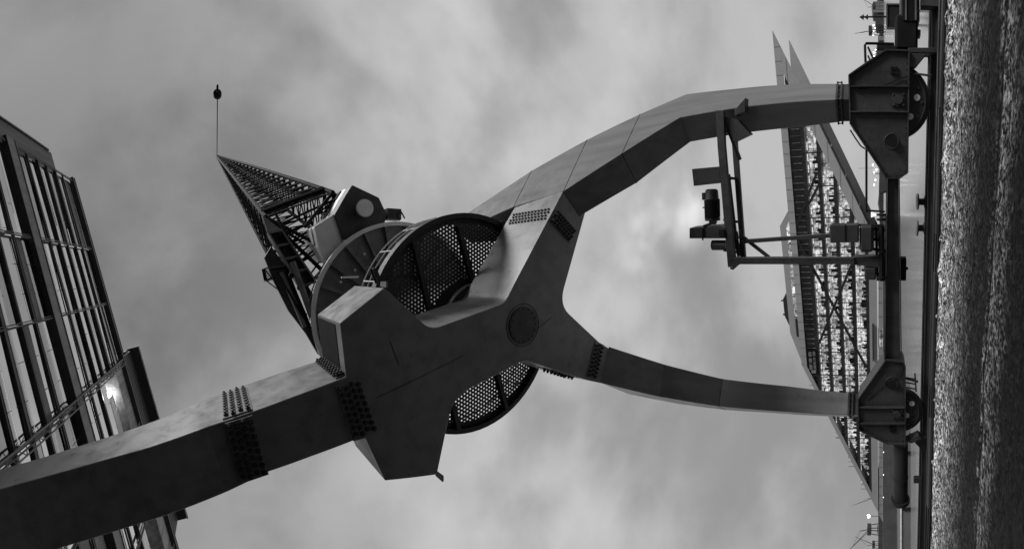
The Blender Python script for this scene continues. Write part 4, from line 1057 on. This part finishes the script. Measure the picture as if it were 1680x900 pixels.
# neighbouring crane's end: bell-shaped buffer and box beam at the top edge
nb_ = empty('buffer_frame', PS(1500, 10, T2 + .3) * 1.0); tag(nb_, 'grey boxed end beam with flared buffer, cut by the upper right picture edge', 'buffer beam')
b = MB(); b.prism([PS(1477, -90, T2), PS(1509, -90, T2), PS(1509, 33, T2), PS(1505, 44, T2), PS(1481, 40, T2), PS(1477, 33, T2)], E2 * .6); b.build('end_beam', BOGIE, nb_, bevel=.03)
b = MB(); b.box(PS(1492, 12, T2) - E2 * .02, E1 * .33, E2 * .03, E3 * .17); b.build('recess_panel', BLACK, nb_)
b = MB(); b.bar(PS(1502, -90, T2) - E2 * .04, PS(1502, 34, T2) - E2 * .04, .06, .04); b.bar(PS(1486, -90, T2) - E2 * .04, PS(1486, 34, T2) - E2 * .04, .06, .04); b.build('flange', PAINT, nb_)
b = MB(); b.box(PS(1507, 52, T2) + E2 * .2, E1 * .07, E2 * .15, E3 * .06); b.build('latch', DARK, nb_)
b = MB(); b.bar(PS(1510, 6, T2 + .1), PS(1546, 8, T2 + .1), .2, .22); b.build('strut', DARK, nb_, bevel=.01)
b = MB(); b.bar(PS(1499, 786, T2 + .3), PS(1522, 786, T2 + .3), .2, .18); 
o = b.build('quay_post', DARK, None, bevel=.01); tag(o, 'short dark post in the trench under the cylindrical buffer, lower right', 'post')
# board on the pier behind the buffer
bd = empty('notice_board', Vector((PY(1479, 25, 40).x, 40, -1.2))); tag(bd, 'black rectangular notice board over the water behind the buffer, top edge', 'sign board')
b = MB(); P = [PY(1455, 8, 40), PY(1477, 8, 40), PY(1477, 47, 40), PY(1455, 47, 40)]; b.prism(P, (0, .15, 0)); b.build('panel', BLACK, bd)
b = MB()
for p, q in zip(P, P[1:] + P[:1]): b.bar(p - Vector((0, .06, 0)), q - Vector((0, .06, 0)), .12, .14)
for y in (16, 40):
    t_ = PY(1470, y, 40.2); b.tube([t_, Vector((t_.x, 40.2, -2.4))], .12, 8)
b.build('frame', DARK, bd)
# navigation mark with two cones
mk = empty('navigation_mark', PY(1450, 28, 120)); tag(mk, 'thin dark pole carrying two black cones, standing in the harbour at the top edge', 'navigation mark')
b = MB(); p = PY(1411, 28, 120); q = Vector((p.x, p.y, -2)); b.tube([p, q], .22, 8); b.build('pole', BLACK, mk)
for x0, x1 in ((1417, 1410), (1424, 1418)):
    p = PY(x0, 28, 120); r = PY(x1, 28, 120); b = MB(); b.tube([p, r], [1.0 * .75, .03], 12); b.build('cone', BLACK, mk)
# street lamp with a funnel head and thin masts by the office tip
sl_ = empty('street_lamp', PY(1447, 352, 108)); tag(sl_, 'funnel shaped lit street lamp before the pointed end of the waterfront office', 'street lamp')
b = MB(); p = PY(1440, 352, 108); b.tube([p, Vector((p.x, p.y, 1.2))], .1, 8); b.build('pole', BLACK, sl_)
b = MB(); q = PY(1429, 352, 108); b.tube([p, q], [.12, .75], 16); b.build('lamp_shade', TUBE, sl_)
def mast(px, pys, D, label, name='mast'):
    r = empty(name, PY(1446, pys, D)); tag(r, label, 'mast')
    p = PY(px, pys, D); b = MB(); b.tube([p, Vector((p.x, p.y, -1.5))], .12, 6); b.build('pole', DARK, r); return r, p
m1, p = mast(1408, 276, 320, 'slim dark mast on the far bank between the crane foot and the office tip')
b = MB(); b.tube([p + Vector((-3.6, 0, -6)), p + Vector((3.6, 0, -6))], .15, 6); b.build('yard', DARK, m1)
# distant moored ship with lights, seen over the guard rail
sh = empty('moored_ship', PY(1447, 285, 330)); tag(sh, 'distant dark ship with lit deck lights moored behind the guard rail', 'ship')
def distant_hull(root, y0, y1, D, zt):
    a = PY(1446, y0, D); c = PY(1446, y1, D); b = MB()
    b.loft([[Vector((a.x, D, -1.6)), Vector((a.x + 2, D, zt)), Vector((c.x - 2, D, zt)), Vector((c.x, D, -1.6))], [Vector((a.x, D + 9, -1.6)), Vector((a.x + 2, D + 9, zt)), Vector((c.x - 2, D + 9, zt)), Vector((c.x, D + 9, -1.6))]]); b.build('hull', SHORE, root)
    return a, c
a_, c_ = distant_hull(sh, 262, 312, 330, 4)
b = MB(); b.box(((a_.x * .7 + c_.x * .3), 334, 6.5), (2.6, 0, 0), (0, 2, 0), (0, 0, 2.6)); b.build('deckhouse', PAINTL, sh)
for x, y in ((1432, 270), (1434, 283), (1438, 278), (1436, 295), (1434, 303)):
    b = MB(); b.disc(PY(x, y, 329), (0, 1, 0), .55, .3, 8); b.build('deck_light', BULB if False else LAMP, sh)

# port cranes on the far shore
def far_crane(px_base, px_top, py, D, boom, label, col=SHORE):
    base_ = PY(px_base, py, D); top = PY(px_top, py, D); H = top.z - base_.z; bx = base_.x
    r = empty('harbour_crane', Vector((bx, D, -1))); tag(r, label, 'crane', 'cranes on the far shore')
    w = H * .16; b = MB()
    for i in (-1, 1):
        for j in (-1, 1): b.bar(Vector((bx + i * w, D + j * w, -1)), Vector((bx + i * w * .7, D + j * w * .7, top.z * .45)), H * .022, H * .022)
    for z in (.22, .45): b.bar(Vector((bx - w, D, top.z * z)), Vector((bx + w, D, top.z * z)), H * .025, H * .025)
    b.build('portal', col, r)
    b = MB(); b.box(Vector((bx, D, top.z * .52)), (w * .9, 0, 0), (0, w, 0), (0, 0, H * .07)); b.build('machine_house', col, r)
    p = Vector((bx, D, top.z * .5)); q = PY(*boom, D); b = MB()
    o1 = Vector((0, 0, H * .03)); o2 = Vector((0, 0, -H * .01))
    b.bar(p + o1, q, H * .012, H * .012); b.bar(p + o2 - o1, q, H * .012, H * .012)
    for k in range(8):
        t = k / 8; b.bar((p + o1).lerp(q, t), (p + o2 - o1).lerp(q, t + .12), H * .008, H * .008)
    b.build('boom', col, r)
    b = MB(); ap = Vector((bx - w * .5, D, top.z * .85)); b.bar(Vector((bx, D, top.z * .5)), ap, H * .02, H * .02); b.bar(ap, p.lerp(q, .8), H * .008, H * .008); b.build('stay', col, r)
    return r
far_crane(1444, 1408, 50, 900, (1402, 55), 'upright port crane with raised boom on the far shore, beside the two-cone mark')
far_crane(1444, 1420, 10, 900, (1412, -4), 'port crane on the far shore at the very top edge')
far_crane(1446, 1404, 868, 560, (1392, 903), 'tall lattice port crane under a bright lamp past the sloping office end', DARK)
far_crane(1446, 1418, 893, 700, (1403, 880), 'smaller port crane behind the tall lattice one, bottom right edge', DARK)
far_crane(1442, 1418, 816, 640, (1398, 829), 'slim crane peeping over the sloping end of the office block', DARK)
k_ = empty('floodlight_mast', PY(1446, 846, 520)); tag(k_, 'mast with one bright floodlight past the sloping office end', 'floodlight mast')
p = PY(1425, 846, 520); b = MB(); b.tube([p, Vector((p.x, p.y, -1))], .35, 6); b.build('pole', DARK, k_)
b = MB(); b.disc(p + Vector((0, -.5, 0)), (0, 1, 0), 1.4, .8, 12); b.build('lamp', BULB, k_)
# lights and sheds on the far shore at the top
for i in range(16):
    y = random.uniform(0, 118); D = 1180; x = random.uniform(1432, 1443); p = PY(x, y, D)
    r = empty('shore_lamp', Vector((p.x, D, 0))); tag(r, 'bright lamp on the distant harbour shore', 'lamp', 'lamps along the far harbour shore')
    b = MB(); b.tube([p, Vector((p.x, D, -1))], .25, 5); b.build('pole', SHORE, r); b = MB(); b.disc(p, (0, 1, 0), random.uniform(1.3, 2.4), 1, 10); b.build('bulb', LAMP, r)
for i, (y0, y1, h) in enumerate(((2, 20, 26), (24, 40, 18), (58, 66, 12), (72, 96, 16), (100, 118, 22))):
    a = PY(1440, y0, 1100); c = PY(1440, y1, 1100); b = MB(); b.prism([Vector((a.x, 1100, -2)), Vector((a.x, 1100, h)), Vector(((a.x + c.x) / 2, 1100, h * 1.15)), Vector((c.x, 1100, h)), Vector((c.x, 1100, -2))], (0, 40, 0))
    o = b.build('warehouse', SHORE if i % 2 else RENDER); tag(o, ['dark warehouse at the top edge of the far shore', 'warehouse behind the two-cone mark', 'low shed beside the upright port crane', 'broad shed beyond the guard rail', 'tallest shed beyond the guard rail'][i], 'warehouse')
# floating pontoon in front of the far quay
pn = empty('pontoon', Vector((-32, 46, -1.6))); tag(pn, 'long grey floating pontoon lying before the dark far quay', 'pontoon')
b = MB(); b.box((-52, 47.5, -1.15), (40, 0, 0), (0, 2.2, 0), (0, 0, .75)); b.build('deck', PONT, pn, bevel=.05)
b = MB(); b.box((-52, 45.24, -.55), (40, 0, 0), (0, .06, 0), (0, 0, .08)); b.build('fender', PAINTL, pn)
b = MB(); b.auto = True
for k in range(12):
    x = -13 - 6 * k; b.box((x, 45.15, -1.2), (.12, 0, 0), (0, .1, 0), (0, 0, .5))
build_each(b, 'tyre_fender', BLACK, pn)
# quay-edge lamps of the island
for k in range(3):
    y = 741 + 37 * k; p = PY(1449.5, y, 85.5); r = empty('quay_light', p); tag(r, 'tiny lit lamp on top of the far dark quay wall', 'lamp', 'lamps along the far quay wall')
    b = MB(); b.disc(p + Vector((0, -.1, 0)), (0, 1, 0), .06, .06, 8); b.build('bulb', LAMP, r); b = MB(); b.tube([p, p - Vector((0, 0, .5))], .03, 5); b.build('post', DARK, r)
# railing along the foot of the office block
rl = empty('quay_railing', Vector((-40, 84, 1.3))); tag(rl, 'thin railing along the top of the far quay', 'railing')
b = MB()
for z in (1.75, 2.25): b.bar((-200, 86.6, z), (-60, 86.6, z), .06, .06); b.bar((-60, 86.6, z), (5, 104.6, z), .06, .06)
for k in range(70): x = -200 + 2 * k; b.bar((x, 86.6, 1.3), (x, 86.6, 2.25), .06, .06)
b.build('rail', MULL, rl)
